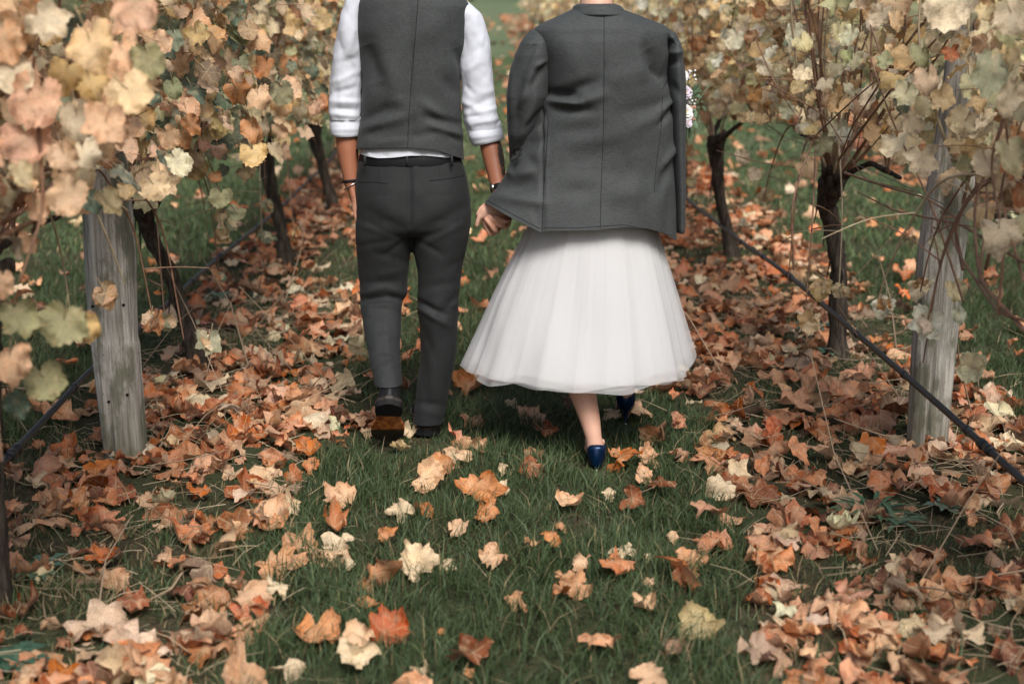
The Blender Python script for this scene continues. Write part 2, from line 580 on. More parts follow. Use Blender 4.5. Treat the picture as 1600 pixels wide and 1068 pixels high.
# ------------------------------------------------------------------ ground
def ground_h(X, Y):
    X = np.asarray(X, float); Y = np.asarray(Y, float)
    P = np.stack([X * 1.3, Y * 1.3, np.zeros_like(X)], -1).reshape(-1, 3)
    return (fbm(P, 5, 3) * .018).reshape(X.shape) + np.clip(Y - 14, 0, 400) * .0085

def clump(X, Y):
    return fbm(np.stack([X * 2.6, Y * 2.6, X * 0 + 4], -1), 21, 2)

def ground():
    m, t, b, o = new_mat('soil_and_thatch')
    n = noise_tex(t, 40, 6, .7); n2 = noise_tex(t, 2.2, 4, .6); n3 = noise_tex(t, 1, 4, .6, (160, 160, 160))
    k = mixc(t, ramp(t, n, .3, .7), (.030, .026, .018), (.11, .085, .05))
    k = mixc(t, mth(t, 'MULTIPLY', ramp(t, n2, .35, .6), .75), k, (.040, .060, .026))
    k = mixc(t, mth(t, 'MULTIPLY', ramp(t, n3, .5, .75), .35), k, (.14, .115, .07))
    # beyond the built blades the turf takes over
    g = t.nodes.new('ShaderNodeNewGeometry'); s = t.nodes.new('ShaderNodeSeparateXYZ'); t.links.new(g.outputs['Position'], s.inputs[0])
    far = ramp(t, s.outputs[1], 9, 18); n2 = mth(t, 'MULTIPLY_ADD', noise_tex(t, .45, 3, .6), .6, mth(t, 'MULTIPLY', n2, .45))
    k = mixc(t, far, k, mixc(t, ramp(t, n2, .35, .65), (.085, .120, .060), (.150, .180, .100)))
    t.links.new(k, b.inputs['Base Color']); b.inputs['Roughness'].default_value = .95; b.inputs['Specular IOR Level'].default_value = .1
    bump(t, b, n, 1, .02)
    ys = np.concatenate([np.arange(-3, 14, .08), np.geomspace(14, 700, 60)])
    xs = np.concatenate([-np.geomspace(500, 7, 24), np.arange(-6.9, 7, .1), np.geomspace(7.1, 500, 24)])
    X, Y = np.meshgrid(xs, ys)
    Z = ground_h(X, Y)
    V = np.stack([X, Y, Z], -1).reshape(-1, 3)
    F = np.array(grid_faces(len(ys), len(xs), False, flip=True))
    return tag(obj('ground', mesh('ground', V, F, m)), kind='structure', label='grassy vineyard ground with soil strips under the vine rows')
GROUND = ground()

XL, XR = -1.22, 1.47          # the two vine rows, running away along +Y

# ------------------------------------------------------------------ grass (uncountable: one object)
def strip_w(X, Y):
    """0 in the mown lanes, 1 under the vines where the litter lies"""
    P = np.stack([X * 2.2, Y * 1.6, X * 0], -1); n = fbm(P, 11, 3)
    w = np.zeros_like(X)
    for c, a, bb in ((XL, .36, .70), (XR, .55, .79), (XL - 2.7, .6, .6), (XR + 2.7, .6, .6)):
        lo, hi = (c - a, c + bb) if c < 0 else (c - bb, c + a)
        e = np.minimum(X - lo, hi - X) + n * .26
        w = np.maximum(w, np.clip(e / .16 + .5, 0, 1))
    return w

FEET = [(gnd(668, 693)[0], 4.70), (gnd(604, 700)[0], 4.62), (gnd(930, 735)[0], 4.40), (gnd(975, 655)[0], 4.92)]
def grass():
    V, Fs, Cc = [], [], []
    base = 0
    zones = ((2.5, 5.2, 1.0, 10500, .0036, .076, 1.0), (5.2, 8.2, .8, 6300, .0038, .070, 1), (8.2, 14, .8, 1700, .0068, .07, 1), (14, 34, 1.0, 330, .016, .08, 1))
    for y0, y1, ext, dens, wd, ht, _ in zones:
        xh = .372 * y1 + .35
        n = int((y1 - y0) * 2 * xh * dens)
        X = rng.uniform(-xh, xh, n); Y = rng.uniform(y0, y1, n)
        k = np.abs(X) < .372 * (Y + .6) + .2
        X, Y = X[k], Y[k]
        sw = strip_w(X, Y)
        cl = fbm(np.stack([X * 9, Y * 9, X * 0], -1), 3, 2)
        keep = rng.uniform(0, 1, len(X)) < np.where(sw > .5, np.clip(.24 - .8 * clump(X, Y) + np.clip(4.4 - Y, 0, 1) * .25, .06, .95), 1.0) * np.clip(.72 + cl * .7, .12, 1)
        X, Y, sw, cl = X[keep], Y[keep], sw[keep], cl[keep]
        n = len(X)
        Z = ground_h(X, Y) - .004
        yaw = rng.uniform(0, 2 * np.pi, n) ; lean = rng.uniform(.1, 1.35, n)
        swirl = fbm(np.stack([X * 3, Y * 3, X * 0 + 9], -1), 8, 2) * 3
        yaw = np.where(rng.uniform(0, 1, n) < .3, swirl + rng.normal(0, .8, n), yaw)
        h = ht * rng.uniform(.45, 1.25, n) * (1 + .55 * cl) * np.where(sw > .5, .72, 1.0)
        for fx, fy in FEET:       # trodden round the shoes
            h *= 1 - .72 * np.exp(-(((X - fx) / .10) ** 2 + ((Y - fy) / .13) ** 2))
        w = wd * rng.uniform(.6, 1.3, n)
        dx, dy = np.cos(yaw), np.sin(yaw)
        sx, sy = -dy, dx
        tw = rng.uniform(-1, 1, n); sx, sy = sx * np.cos(tw) - sy * np.sin(tw), sx * np.sin(tw) + sy * np.cos(tw)
        P = np.zeros((n, 5, 3))
        for j, (f, ww) in enumerate(((0, .9), (.5, .8), (1, 0))):
            off = lean * h * f ** 1.8
            zz = Z + h * (f - .28 * lean * f * f)
            cx, cy = X + dx * off, Y + dy * off
            if j < 2:
                P[:, 2*j] = np.stack([cx - sx * w * ww / 2, cy - sy * w * ww / 2, zz], -1)
                P[:, 2*j+1] = np.stack([cx + sx * w * ww / 2, cy + sy * w * ww / 2, zz], -1)
            else:
                P[:, 4] = np.stack([cx, cy, zz], -1)
        idx = np.arange(n)[:, None] * 5 + base
        Fs.append((idx[:, None] + np.array([[0, 1, 3], [0, 3, 2], [2, 3, 4]])[None]).reshape(-1, 3))
        base += n * 5
        V.append(P.reshape(-1, 3))
        g1, g2, dry = np.array([.020, .044, .017]), np.array([.112, .158, .066]), np.array([.34, .26, .14])
        q = np.clip(rng.uniform(0, 1, n) * .8 + .25 * cl + .08, 0, 1)[:, None]
        c = g1 * (1 - q) + g2 * q
        isdry = rng.uniform(0, 1, n) < np.where(sw > .5, .30, .06)
        c[isdry] = dry * rng.uniform(.5, 1.1, (isdry.sum(), 1))
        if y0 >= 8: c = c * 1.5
        c = np.repeat(c, 5, 0)
        Cc.append(np.hstack([c, np.ones((len(c), 1))]))
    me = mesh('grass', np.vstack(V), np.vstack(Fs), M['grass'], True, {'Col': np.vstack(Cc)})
    tag(obj('grass', me), 'short dark green grass covering the lane between the vine rows', 'grass', kind='stuff')
grass()

# ------------------------------------------------------------------ leaf shapes
def leaf_shape(seed, n_out=40, rings=3, curl=.3, ripple=.05, fold=.2, crumple=.0, jit=.1):
    """a lobed vine leaf about 2 units wide, stalk at the origin, tip towards +y"""
    r = np.random.default_rng(seed)
    ang = np.radians([-180, -168, -140, -112, -84, -56, -27, 0, 27, 56, 84, 112, 140, 168, 180])
    rad = np.array([.08, .50, .74, .85, .79, .97, .86, 1.02, .86, .97, .79, .85, .74, .50, .08])
    deep = r.uniform(.82, 1.12)
    rad = rad.copy(); rad[[4, 6, 8, 10]] *= deep
    rad[1:-1] *= r.uniform(1 - jit, 1 + jit * .7, 13)
    pts, uv = [np.zeros(3)], [np.zeros(2)]
    F = []
    counts = [max(6, n_out // 2 ** (rings - 1 - k)) for k in range(rings)]
    fr = np.linspace(0, 1, rings + 1)[1:] ** .85
    start = []
    for k, c in enumerate(counts):
        start.append(len(pts))
        th = -np.pi + 2 * np.pi * (np.arange(c) + .5) / c
        R = pchip(ang, rad, th)
        if k == rings - 1:
            R = R * (1 + .045 * np.where(np.arange(c) % 2 == 0, 1, -1)) * r.uniform(.96, 1.04, c)
        R = R * fr[k]
        for a, q in zip(th, R):
            pts.append(np.array([math.sin(a) * q, math.cos(a) * q, 0])); uv.append(np.array([math.sin(a) * q, math.cos(a) * q]))
    c0 = counts[0]
    for j in range(c0):
        F.append((0, start[0] + (j + 1) % c0, start[0] + j))
    for k in range(rings - 1):
        a0, b0, ca, cb = start[k], start[k + 1], counts[k], counts[k + 1]
        if cb == 2 * ca:
            for j in range(ca):
                a, an = a0 + j, a0 + (j + 1) % ca
                p, q, pn = b0 + 2 * j, b0 + 2 * j + 1, b0 + (2 * j + 2) % cb
                F += [(a, q, p), (a, an, q), (an, pn, q)]
        else:
            for j in range(ca):
                a, an = a0 + j, a0 + (j + 1) % ca
                p, pn = b0 + j, b0 + (j + 1) % cb
                F += [(a, an, pn), (a, pn, p)]
    P = np.array(pts); uv = np.array(uv)
    x, y = P[:, 0] * r.uniform(1 - 2 * jit, 1.05), P[:, 1] * r.uniform(1 - jit, 1.1)
    rr = np.hypot(x, y)
    # rolling up about one axis
    a = r.uniform(0, np.pi)
    s = x * math.cos(a) + (y - .3) * math.sin(a); u = -x * math.sin(a) + (y - .3) * math.cos(a)
    k = curl * r.uniform(.6, 1.4) * (1 if r.uniform() < .75 else -1) + 1e-4
    s2 = np.sin(s * k) / k; z = (1 - np.cos(s * k)) / k
    x, y = s2 * math.cos(a) - u * math.sin(a), s2 * math.sin(a) + u * math.cos(a) + .3
    z = z + fold * np.abs(x) * r.uniform(-.4, 1) + ripple * rr * np.sin(np.arctan2(x, y) * r.integers(4, 8) + r.uniform(0, 6)) * 1.6
    # tip curling
    z = z + r.uniform(-.35, .35) * curl * np.clip(y - .3, 0, 1) ** 2 * 2
    Pn = np.stack([x, y, z], -1)
    if crumple:
        Pn = Pn + np.stack([fbm(Pn * 2.1 + 5 * seed, seed, 2), fbm(Pn * 2.1 + 3 * seed, seed + 9, 2), fbm(Pn * 2.3 + 7 * seed, seed + 5, 2) * 1.6], -1) * crumple
    return Pn, np.array(F), uv

FRESH = [leaf_shape(100 + i, 40, 3, [.5, .9, 1.4][i % 3], .07, .35, .15) for i in range(14)]
FRESH_LO = [leaf_shape(100 + i, 20, 2, [.5, .9, 1.3][i % 3], .06, .3, .12) for i in range(8)]
DRY = [leaf_shape(200 + i, 40, 3, [.6, 1.1, 1.9][i % 3], .10, .5, .30, .2) for i in range(36)]
DRY_LO = [leaf_shape(300 + i, 24, 2, [.6, 1.0, 1.6][i % 3], .10, .4, .26, .18) for i in range(16)]
def leaf_mesh(name, sh, mat):
    return mesh(name, sh[0], sh[1], mat, True, {'luv': sh[2]})
FRESH_ME = [leaf_mesh('vine_leaf', s, M['leaf']) for s in FRESH]
DRY_ME = [leaf_mesh('fallen_leaf', s, M['leaf']) for s in DRY]
def stalked(sh, seed):
    """same leaf with its thin stalk attached"""
    r = np.random.default_rng(seed)
    d = np.array([r.uniform(-.3, .3), -.9, r.uniform(.0, .6)])
    V, F = tube(np.array([[0, 0, 0], d * .5 + [0, 0, .05], d]), np.array([.022, .018, .022]), 3, round_ends=False)
    F2 = []
    for f in F:
        for i in range(1, len(f) - 1): F2.append((f[0], f[i], f[i + 1]))
    n = len(sh[0])
    return np.vstack([sh[0], V]), np.vstack([sh[1], np.array(F2) + n]), np.vstack([sh[2], np.tile([[.004, .01]], (len(V), 1))])
FRESH_ME = [leaf_mesh('vine_leaf', stalked(s, i), M['leaf']) for i, s in enumerate(FRESH)]

def frames(T, Nn):
    """rotation matrices with y=T and z~Nn"""
    T = T / np.linalg.norm(T, axis=1)[:, None]
    X = np.cross(T, Nn); X /= np.linalg.norm(X, axis=1)[:, None] + 1e-9
    Z = np.cross(X, T)
    return np.stack([X, T, Z], -1)       # columns

def merge_leaves(name, shapes, pos, R, size, colr, mat, parent=None, which=None):
    """many leaves as one mesh"""
    n = len(pos)
    if n == 0: return None
    which = rng.integers(0, len(shapes), n) if which is None else which
    V, F, U, Cc = [], [], [], []; base = 0
    rnd = rng.uniform(0, 1, n)
    for k, (P, f, uv) in enumerate(shapes):
        ix = np.where(which == k)[0]
        if not len(ix): continue
        W = np.einsum('nij,vj->nvi', R[ix], P) * size[ix, None, None] + pos[ix, None, :]
        V.append(W.reshape(-1, 3))
        F.append((f[None] + (np.arange(len(ix)) * len(P))[:, None, None] + base).reshape(-1, 3))
        base += len(ix) * len(P)
        U.append(np.tile(uv, (len(ix), 1)))
        c = np.hstack([colr[ix], rnd[ix, None]])
        Cc.append(np.repeat(c, len(P), 0))
    me = mesh(name, np.vstack(V), np.vstack(F), mat, True, {'luv': np.vstack(U), 'Col': np.vstack(Cc)})
    return obj(name, me, parent)

def single_leaf(name, me, pos, R, size, colr, parent):
    o = obj(name, me, parent)
    m = Matrix([[R[i][j] * size for j in range(3)] + [float(pos[i])] for i in range(3)] + [[0, 0, 0, 1]])
    o.matrix_basis = m
    o.color = (float(colr[0]), float(colr[1]), float(colr[2]), 1)
    return o

def palette(n, cols, wts, jit=.12):
    cols = np.array(cols); wts = np.array(wts, float); wts /= wts.sum()
    i = rng.choice(len(cols), n, p=wts); j = rng.choice(len(cols), n, p=wts)
    f = rng.uniform(0, .35, (n, 1))
    c = cols[i] * (1 - f) + cols[j] * f
    return np.clip(c * (1 + rng.normal(0, jit, (n, 1))) * (1 + rng.normal(0, .04, (n, 3))), .01, .95)

# ------------------------------------------------------------------ fallen leaves: 300 nearest one by one, the rest as one mass
DRYCOL = [(.80, .35, .185), (.60, .21, .085), (.36, .125, .055), (.15, .058, .034), (.95, .76, .53), (.93, .55, .34), (.60, .20, .065)]
DRYWT = [26, 20, 16, 14, 12, 20, 6]
PALE, PEACH, ORNG, BRWN, RED = (.86, .68, .46), (.88, .55, .34), (.68, .32, .15), (.36, .14, .07), (.50, .15, .07)
# hand-surveyed leaves lying in the lane: (px, py, apparent width px, colour)
HEROES = [(970, 862, 46, PALE), (650, 882, 62, PALE), (699, 880, 30, PALE), (704, 718, 60, PEACH), (665, 748, 50, PEACH), (680, 728, 44, ORNG), (725, 700, 50, ORNG), (752, 762, 58, ORNG),
 (765, 798, 44, ORNG), (884, 782, 44, PEACH), (880, 815, 40, ORNG), (838, 704, 50, ORNG), (832, 728, 46, BRWN), (1012, 716, 46, PEACH), (1003, 742, 36, PEACH), (912, 878, 42, PEACH),
 (905, 915, 56, ORNG), (1048, 838, 30, PEACH), (1075, 882, 50, ORNG), (578, 938, 34, ORNG), (608, 985, 78, RED), (560, 1000, 60, PEACH), (500, 985, 70, ORNG), (545, 1030, 66, PALE), (662, 1045, 44, PALE),
 (1000, 944, 46, PEACH), (1085, 975, 70, (.52, .42, .22)), (1178, 1000, 52, ORNG), (806, 940, 44, ORNG), (770, 872, 50, PEACH), (610, 835, 38, ORNG), (628, 798, 44, PALE), (660, 795, 40, ORNG),
 (715, 825, 36, PEACH), (790, 760, 24, PALE), (784, 730, 20, PALE), (535, 775, 54, PEACH), (500, 860, 80, PEACH), (470, 850, 70, ORNG), (440, 880, 80, ORNG), (520, 855, 60, PALE), (548, 880, 20, PALE), (430, 920, 44, PALE),
 (740, 650, 44, BRWN), (735, 600, 60, ORNG), (765, 595, 44, BRWN), (800, 630, 26, PALE), (958, 706, 30, ORNG), (988, 641, 46, PEACH), (955, 645, 30, PALE), (640, 672, 40, PALE), (627, 700, 34, (.62, .47, .25)),
 (1010, 1060, 60, PEACH), (860, 845, 26, ORNG), (835, 845, 24, ORNG), (1130, 760, 50, PALE), (985, 782, 42, BRWN), (750, 700, 40, PEACH), (955, 770, 22, PALE), (450, 1040, 60, PALE), (400, 960, 60, ORNG),
 (1150, 742, 44, PALE), (415, 745, 54, PEACH), (420, 800, 56, PEACH), (448, 790, 40, PALE), (1062, 905, 34, BRWN), (880, 895, 30, ORNG), (735, 1050, 20, ORNG), (690, 985, 18, ORNG), (1015, 910, 18, PEACH), (1012, 870, 16, PALE)]
def fallen():
    pos, size, colr, dens_zone = [], [], [], []
    def scatter(y0, y1, rate, lane_rate):
        xh = .372 * y1 + .5
        n = int((y1 - y0) * 2 * xh * rate)
        X = rng.uniform(-xh, xh, n); Y = rng.uniform(y0, y1, n)
        sw = strip_w(X, Y)
        cl = clump(X, Y)
        p = np.where(sw > .5, np.clip(.74 + 1.3 * cl, .10, 1), lane_rate / rate * np.clip(1 + 1.5 * cl, .1, 3))
        p = p * np.where(sw > .5, np.clip(.95 + (Y - 3.4) * .30, .95, 1), 1)
        # the surveyed leaves stand for the lane in the foreground
        lane_near = (sw < .5) & (Y < 4.6) & (X > -.6) & (X < .75)
        p = np.where(lane_near, np.where(cl > .12, .085, .018), p)
        k = (rng.uniform(0, 1, n) < p) & (np.abs(X) < .372 * (Y + .5) + .25)
        return X[k], Y[k], sw[k]
    for y0, y1, rate, lr in ((2.6, 8, 205, 12), (8, 14, 170, 6), (14, 30, 80, 2.2), (30, 85, 10, .9)):
        X, Y, sw = scatter(y0, y1, rate, lr)
        n = len(X)
        lvl = rng.uniform(0, 1, n) ** 1.5
        Z = ground_h(X, Y) + np.where(sw > .5, .012 + .030 * lvl, .035 + .025 * lvl)
        pos.append(np.stack([X, Y, Z], -1)); size.append(rng.uniform(.030, .090, n) * (1.0 if y0 < 14 else 1.5 if y0 < 30 else 2.2)); dens_zone.append(sw)
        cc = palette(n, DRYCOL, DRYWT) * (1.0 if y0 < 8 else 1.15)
        # self-shadow of the heap painted into the colour: lower leaves are darker
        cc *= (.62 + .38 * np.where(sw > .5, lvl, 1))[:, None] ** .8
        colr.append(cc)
    pos, size, colr = np.vstack(pos), np.concatenate(size), np.vstack(colr)
    # extra thickness of litter just under the vines stays in the same mass
    n = len(pos)
    tilt = rng.uniform(0, 1, n) ** 1.6 * 1.05; ta = rng.uniform(0, 2 * np.pi, n); ya = rng.uniform(0, 2 * np.pi, n)
    Nn = np.stack([np.sin(tilt) * np.cos(ta), np.sin(tilt) * np.sin(ta), np.cos(tilt)], -1)
    flip = rng.uniform(0, 1, n) < .4; Nn[flip] *= -1
    T = np.stack([np.cos(ya), np.sin(ya), rng.uniform(-.2, .2, n)], -1)
    T = T - Nn * np.sum(T * Nn, 1)[:, None]
    R = frames(T, Nn)
    px, py, zc = proj(pos)
    app = np.where((px > -20) & (px < 1620) & (py > 250) & (py < 1085), size * (.4 + pos[:, 2] * 15) / zc, 0)
    top = np.argsort(-app)[:300 - len(HEROES)]
    mask = np.ones(n, bool); mask[top] = False
    for i in top:
        k = rng.integers(0, len(DRY_ME))
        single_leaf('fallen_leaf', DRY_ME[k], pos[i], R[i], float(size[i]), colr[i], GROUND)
    for i, (hx, hy, w, c) in enumerate(HEROES):
        p = gnd(hx, hy, .034); zc = proj(p[None])[2][0]
        s = w / FPX * zc / 1.55
        a = rng.uniform(0, 2 * np.pi); tl = rng.uniform(.1, 1.0)
        nn = np.array([[math.sin(tl) * rng.uniform(-.6, .6), -math.sin(tl), math.cos(tl)]]) * (1 if rng.uniform() < .6 else -1)
        t = np.array([[math.cos(a), math.sin(a), .1]]); t = t - nn * np.sum(t * nn)
        cc = np.clip(np.array(c) * rng.uniform(.9, 1.1), 0, .9)
        single_leaf('fallen_leaf', DRY_ME[rng.integers(0, len(DRY_ME))], p, frames(t, nn)[0], s, cc, GROUND)
    near = mask & (pos[:, 1] < 8)
    k1, k2 = np.where(near)[0], np.where(mask & ~near)[0]
    which = rng.integers(0, len(DRY_LO), n)
    ix = np.concatenate([k1, k2])
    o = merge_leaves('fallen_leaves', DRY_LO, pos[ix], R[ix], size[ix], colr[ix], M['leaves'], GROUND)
    o['kind'] = 'stuff'
    # dead stalks, grass straw and bits of cane between the leaves
    V, F, Cc = [], [], []; base = 0
    def straw(X, Y, L, r, c, up):
        nonlocal base
        a = random.uniform(0, 6.28); b2 = a + random.uniform(-.5, .5)
        z = float(ground_h(np.array([X]), np.array([Y]))[0]) + random.uniform(.012, .045)
        P = np.array([[X, Y, z], [X + math.cos(a) * L * .5, Y + math.sin(a) * L * .5, z + up * L * .5 + random.uniform(-.005, .012)],
                      [X + (math.cos(a) + math.cos(b2)) * L * .5, Y + (math.sin(a) + math.sin(b2)) * L * .5, z + up * L * random.uniform(.8, 1) + random.uniform(-.005, .02)]])
        v, f = tube(P, np.array([r, r * .9, r * .5]), 4, round_ends=False)
        f = np.array([q for q in f if len(q) == 4][:8]) + base
        V.append(v); F.append(f); base += len(v); Cc.append(np.tile(list(c) + [1], (len(v), 1)))
    for side in (XL, XR):
        for _ in range(900):
            Y = random.uniform(2.7, 7.5); X = side + random.gauss(0, .36) + (.14 if side < 0 else -.14)
            k = random.uniform(.6, 1.15)
            straw(X, Y, random.uniform(.03, .16), random.uniform(.0006, .0016), (.42 * k, .33 * k, .21 * k), random.choice((0, 0, 0, .15, .4)))
        for _ in range(50):
            Y = random.uniform(2.7, 7); X = side + random.gauss(0, .33) + (.14 if side < 0 else -.14); k = random.uniform(.6, 1.1)
            straw(X, Y, random.uniform(.15, .42), random.uniform(.0016, .0036), (.36 * k, .26 * k, .17 * k), random.choice((0, .05, .3, 1.2)))
    me = mesh('dry_stalks', np.vstack(V), np.vstack(F), M['stalk'], True, {'Col': np.vstack(Cc)})
    o = obj('dry_stalks', me, GROUND); o['kind'] = 'stuff'
fallen()
# ------------------------------------------------------------------ posts
def post(pxs, side, label):
    """pxs: (py, x_left, x_right) from top to bottom at the post's distance Y"""
    Y, rows = pxs
    L = np.array([at(a, y, Y) for y, a, b in rows]); R = np.array([at(b, y, Y) for y, a, b in rows])
    c = (L + R) / 2; w = (R - L)[:, 0] / 2
    order = np.argsort(c[:, 2])
    zt = np.linspace(-.25, 1.92, 150)
    cx, ww = np.interp(zt, c[order, 2], c[order, 0]), np.interp(zt, c[order, 2], w[order])
    # extend the lean below and above the surveyed part
    sl = (c[order[-1], 0] - c[order[0], 0]) / (c[order[-1], 2] - c[order[0], 2])
    hi = zt > c[order[-1], 2]; cx[hi] = c[order[-1], 0] + (zt[hi] - c[order[-1], 2]) * sl
    lo = zt < c[order[0], 2]; cx[lo] = c[order[0], 0] + (zt[lo] - c[order[0], 2]) * sl
    m = 48; th = np.arange(m) * 2 * np.pi / m
    V = []
    for z, x, q in zip(zt, cx, ww):
        # half-round split post: rounded back towards the camera, flatter behind
        cs, sn = np.cos(th), np.sin(th)
        r = 1 / (np.abs(cs) ** 3.2 + np.abs(sn * np.where(sn > 0, 1.15, .95)) ** 3.2) ** (1 / 3.2)
        V.append(np.stack([x + q * r * cs, Y - q * .82 * r * sn, np.full(m, z)], -1))
    V = np.vstack(V)
    N = V - np.repeat(np.stack([cx, np.full_like(cx, Y), zt], -1), m, 0); N /= np.linalg.norm(N, axis=1)[:, None]
    d = fbm(V * np.array([45, 45, 1.6]) + side * 9, 31, 3) * .0045 + fbm(V * np.array([6, 6, 2.5]), 33, 2) * .004
    cr = fbm(V * np.array([70, 70, 1.1]) + 5, 41 + side, 2); d = d - np.clip(cr - .28, 0, 1) * .032
    V = V + N * d[:, None]
    base = gnd((rows[-1][1] + rows[-1][2]) / 2, rows[-1][0])
    t = thing('wooden_post', (cx[0], Y, 0), label, 'post', 'weathered posts of the vine trellis')
    shaft = obj('shaft', mesh('shaft', V, grid_faces(150, m, True, True, True), M['post']), t)
    bv = bvh_of(shaft.data)
    for (px, py) in ((1436, 437), (1480, 300)) if side > 0 else ((193, 476), (145, 478), (170, 627), (199, 616)):
        p = hit(bv, px, py, .0005)
        if p is None: continue
        V2, F2 = tube(np.array([p + [0, .004, 0], p + [0, -.0035, -.0005]]), .0045, 10, round_ends=False)
        MB().add(V2, F2).build('nail', M['black'], t)
    return t
post((4.56, [(200, 147, 195), (250, 139, 197), (330, 131, 205), (400, 134, 210), (475, 138, 211), (528, 145, 213), (540, 145, 216), (620, 154, 222), (722, 165, 230)]), -1,
     'pale weathered post leaning among the peach leaves, patched with green algae')
post((4.66, [(0, 1490, 1550), (150, 1474, 1530), (300, 1450, 1518), (400, 1436, 1503), (500, 1430, 1495), (600, 1424, 1486), (712, 1418, 1476)]), 1,
     'grey split wooden post with the black drip pipe passing in front of it')

# ------------------------------------------------------------------ trellis wires and drip pipes
def wire(X, z, label):
    P = np.array([[X + .004 * math.sin(y * 1.7), y, z + .012 * math.sin(y * 1.3 + X) + max(0, y - 14) * .0085] for y in np.arange(1.5, 46, .5)])
    V, F = tube(P, .0016, 6)
    tag(MB().add(V, F).build('trellis_wire', M['wire']), label, 'wire', 'galvanised trellis wires along the vine rows')
wire(XL - .075, .88, 'low steel wire tying up the canes of the left vine row')
wire(XL + .085, 1.36, 'upper steel wire running through the leaves of the left vine row')
wire(XR - .075, .88, 'low steel wire tying up the canes of the right vine row')
wire(XR - .095, 1.40, 'upper steel wire across the bare canes of the right vine row')

def pipe(pts, X, label):
    P = [on_x(a, b, X) for a, b in pts]
    P.sort(key=lambda p: p[1])
    P = np.array([[X, .8, P[0][2] - .01]] + P + [[X, 46, P[-1][2]]])
    ys = np.concatenate([np.arange(.8, 14, .08), np.arange(14, 46, 1)])
    Q = np.stack([np.full_like(ys, X) + .004 * np.sin(ys * 2.3), ys, pchip(P[:, 1], P[:, 2], ys) + .003 * np.sin(ys * 3.1)], -1)
    Q[:, 2] += np.clip(ys - 14, 0, 99) * .0085
    t = thing('drip_pipe', (X, 4.5, .3), label, 'pipe', 'black irrigation pipes slung along the vine rows')
    V, F = tube(Q, .0106, 12); MB().add(V, F).build('hose', M['pipe'], t)
    for y in np.arange(2.05, 12, .62):
        z = float(np.interp(y, ys, Q[:, 2])); x = float(np.interp(y, ys, Q[:, 0]))
        V, F = tube(np.array([[x, y - .020, z], [x, y - .012, z], [x, y + .012, z], [x, y + .020, z]]), np.array([.0108, .0138, .0138, .0108]), 12, round_ends=False)
        MB().add(V, F).build('emitter', M['pipe'], t)
    for y in (3.75, 6.4) if X > 0 else (3.9, 7.1):
        z = float(np.interp(y, ys, Q[:, 2])); x = float(np.interp(y, ys, Q[:, 0]))
        V, F = tube(np.array([[x, y - .045, z], [x, y - .044, z], [x, y - .012, z], [x, y - .010, z], [x, y + .010, z], [x, y + .012, z], [x, y + .044, z], [x, y + .045, z]]),
                    np.array([.010, .0155, .0155, .0125, .0125, .0155, .0155, .010]), 14, round_ends=False)
        MB().add(V, F).build('joiner', M['pipe'], t)
pipe([(0, 725), (90, 635), (146, 578), (215, 515), (322, 420), (445, 318), (490, 275)], XL - .145, 'black drip pipe passing behind the post amid peach leaves')
pipe([(1600, 752), (1500, 662), (1430, 600), (1300, 487), (1213, 417), (1070, 307)], XR - .10, 'black drip pipe crossing the front of the grey split post')

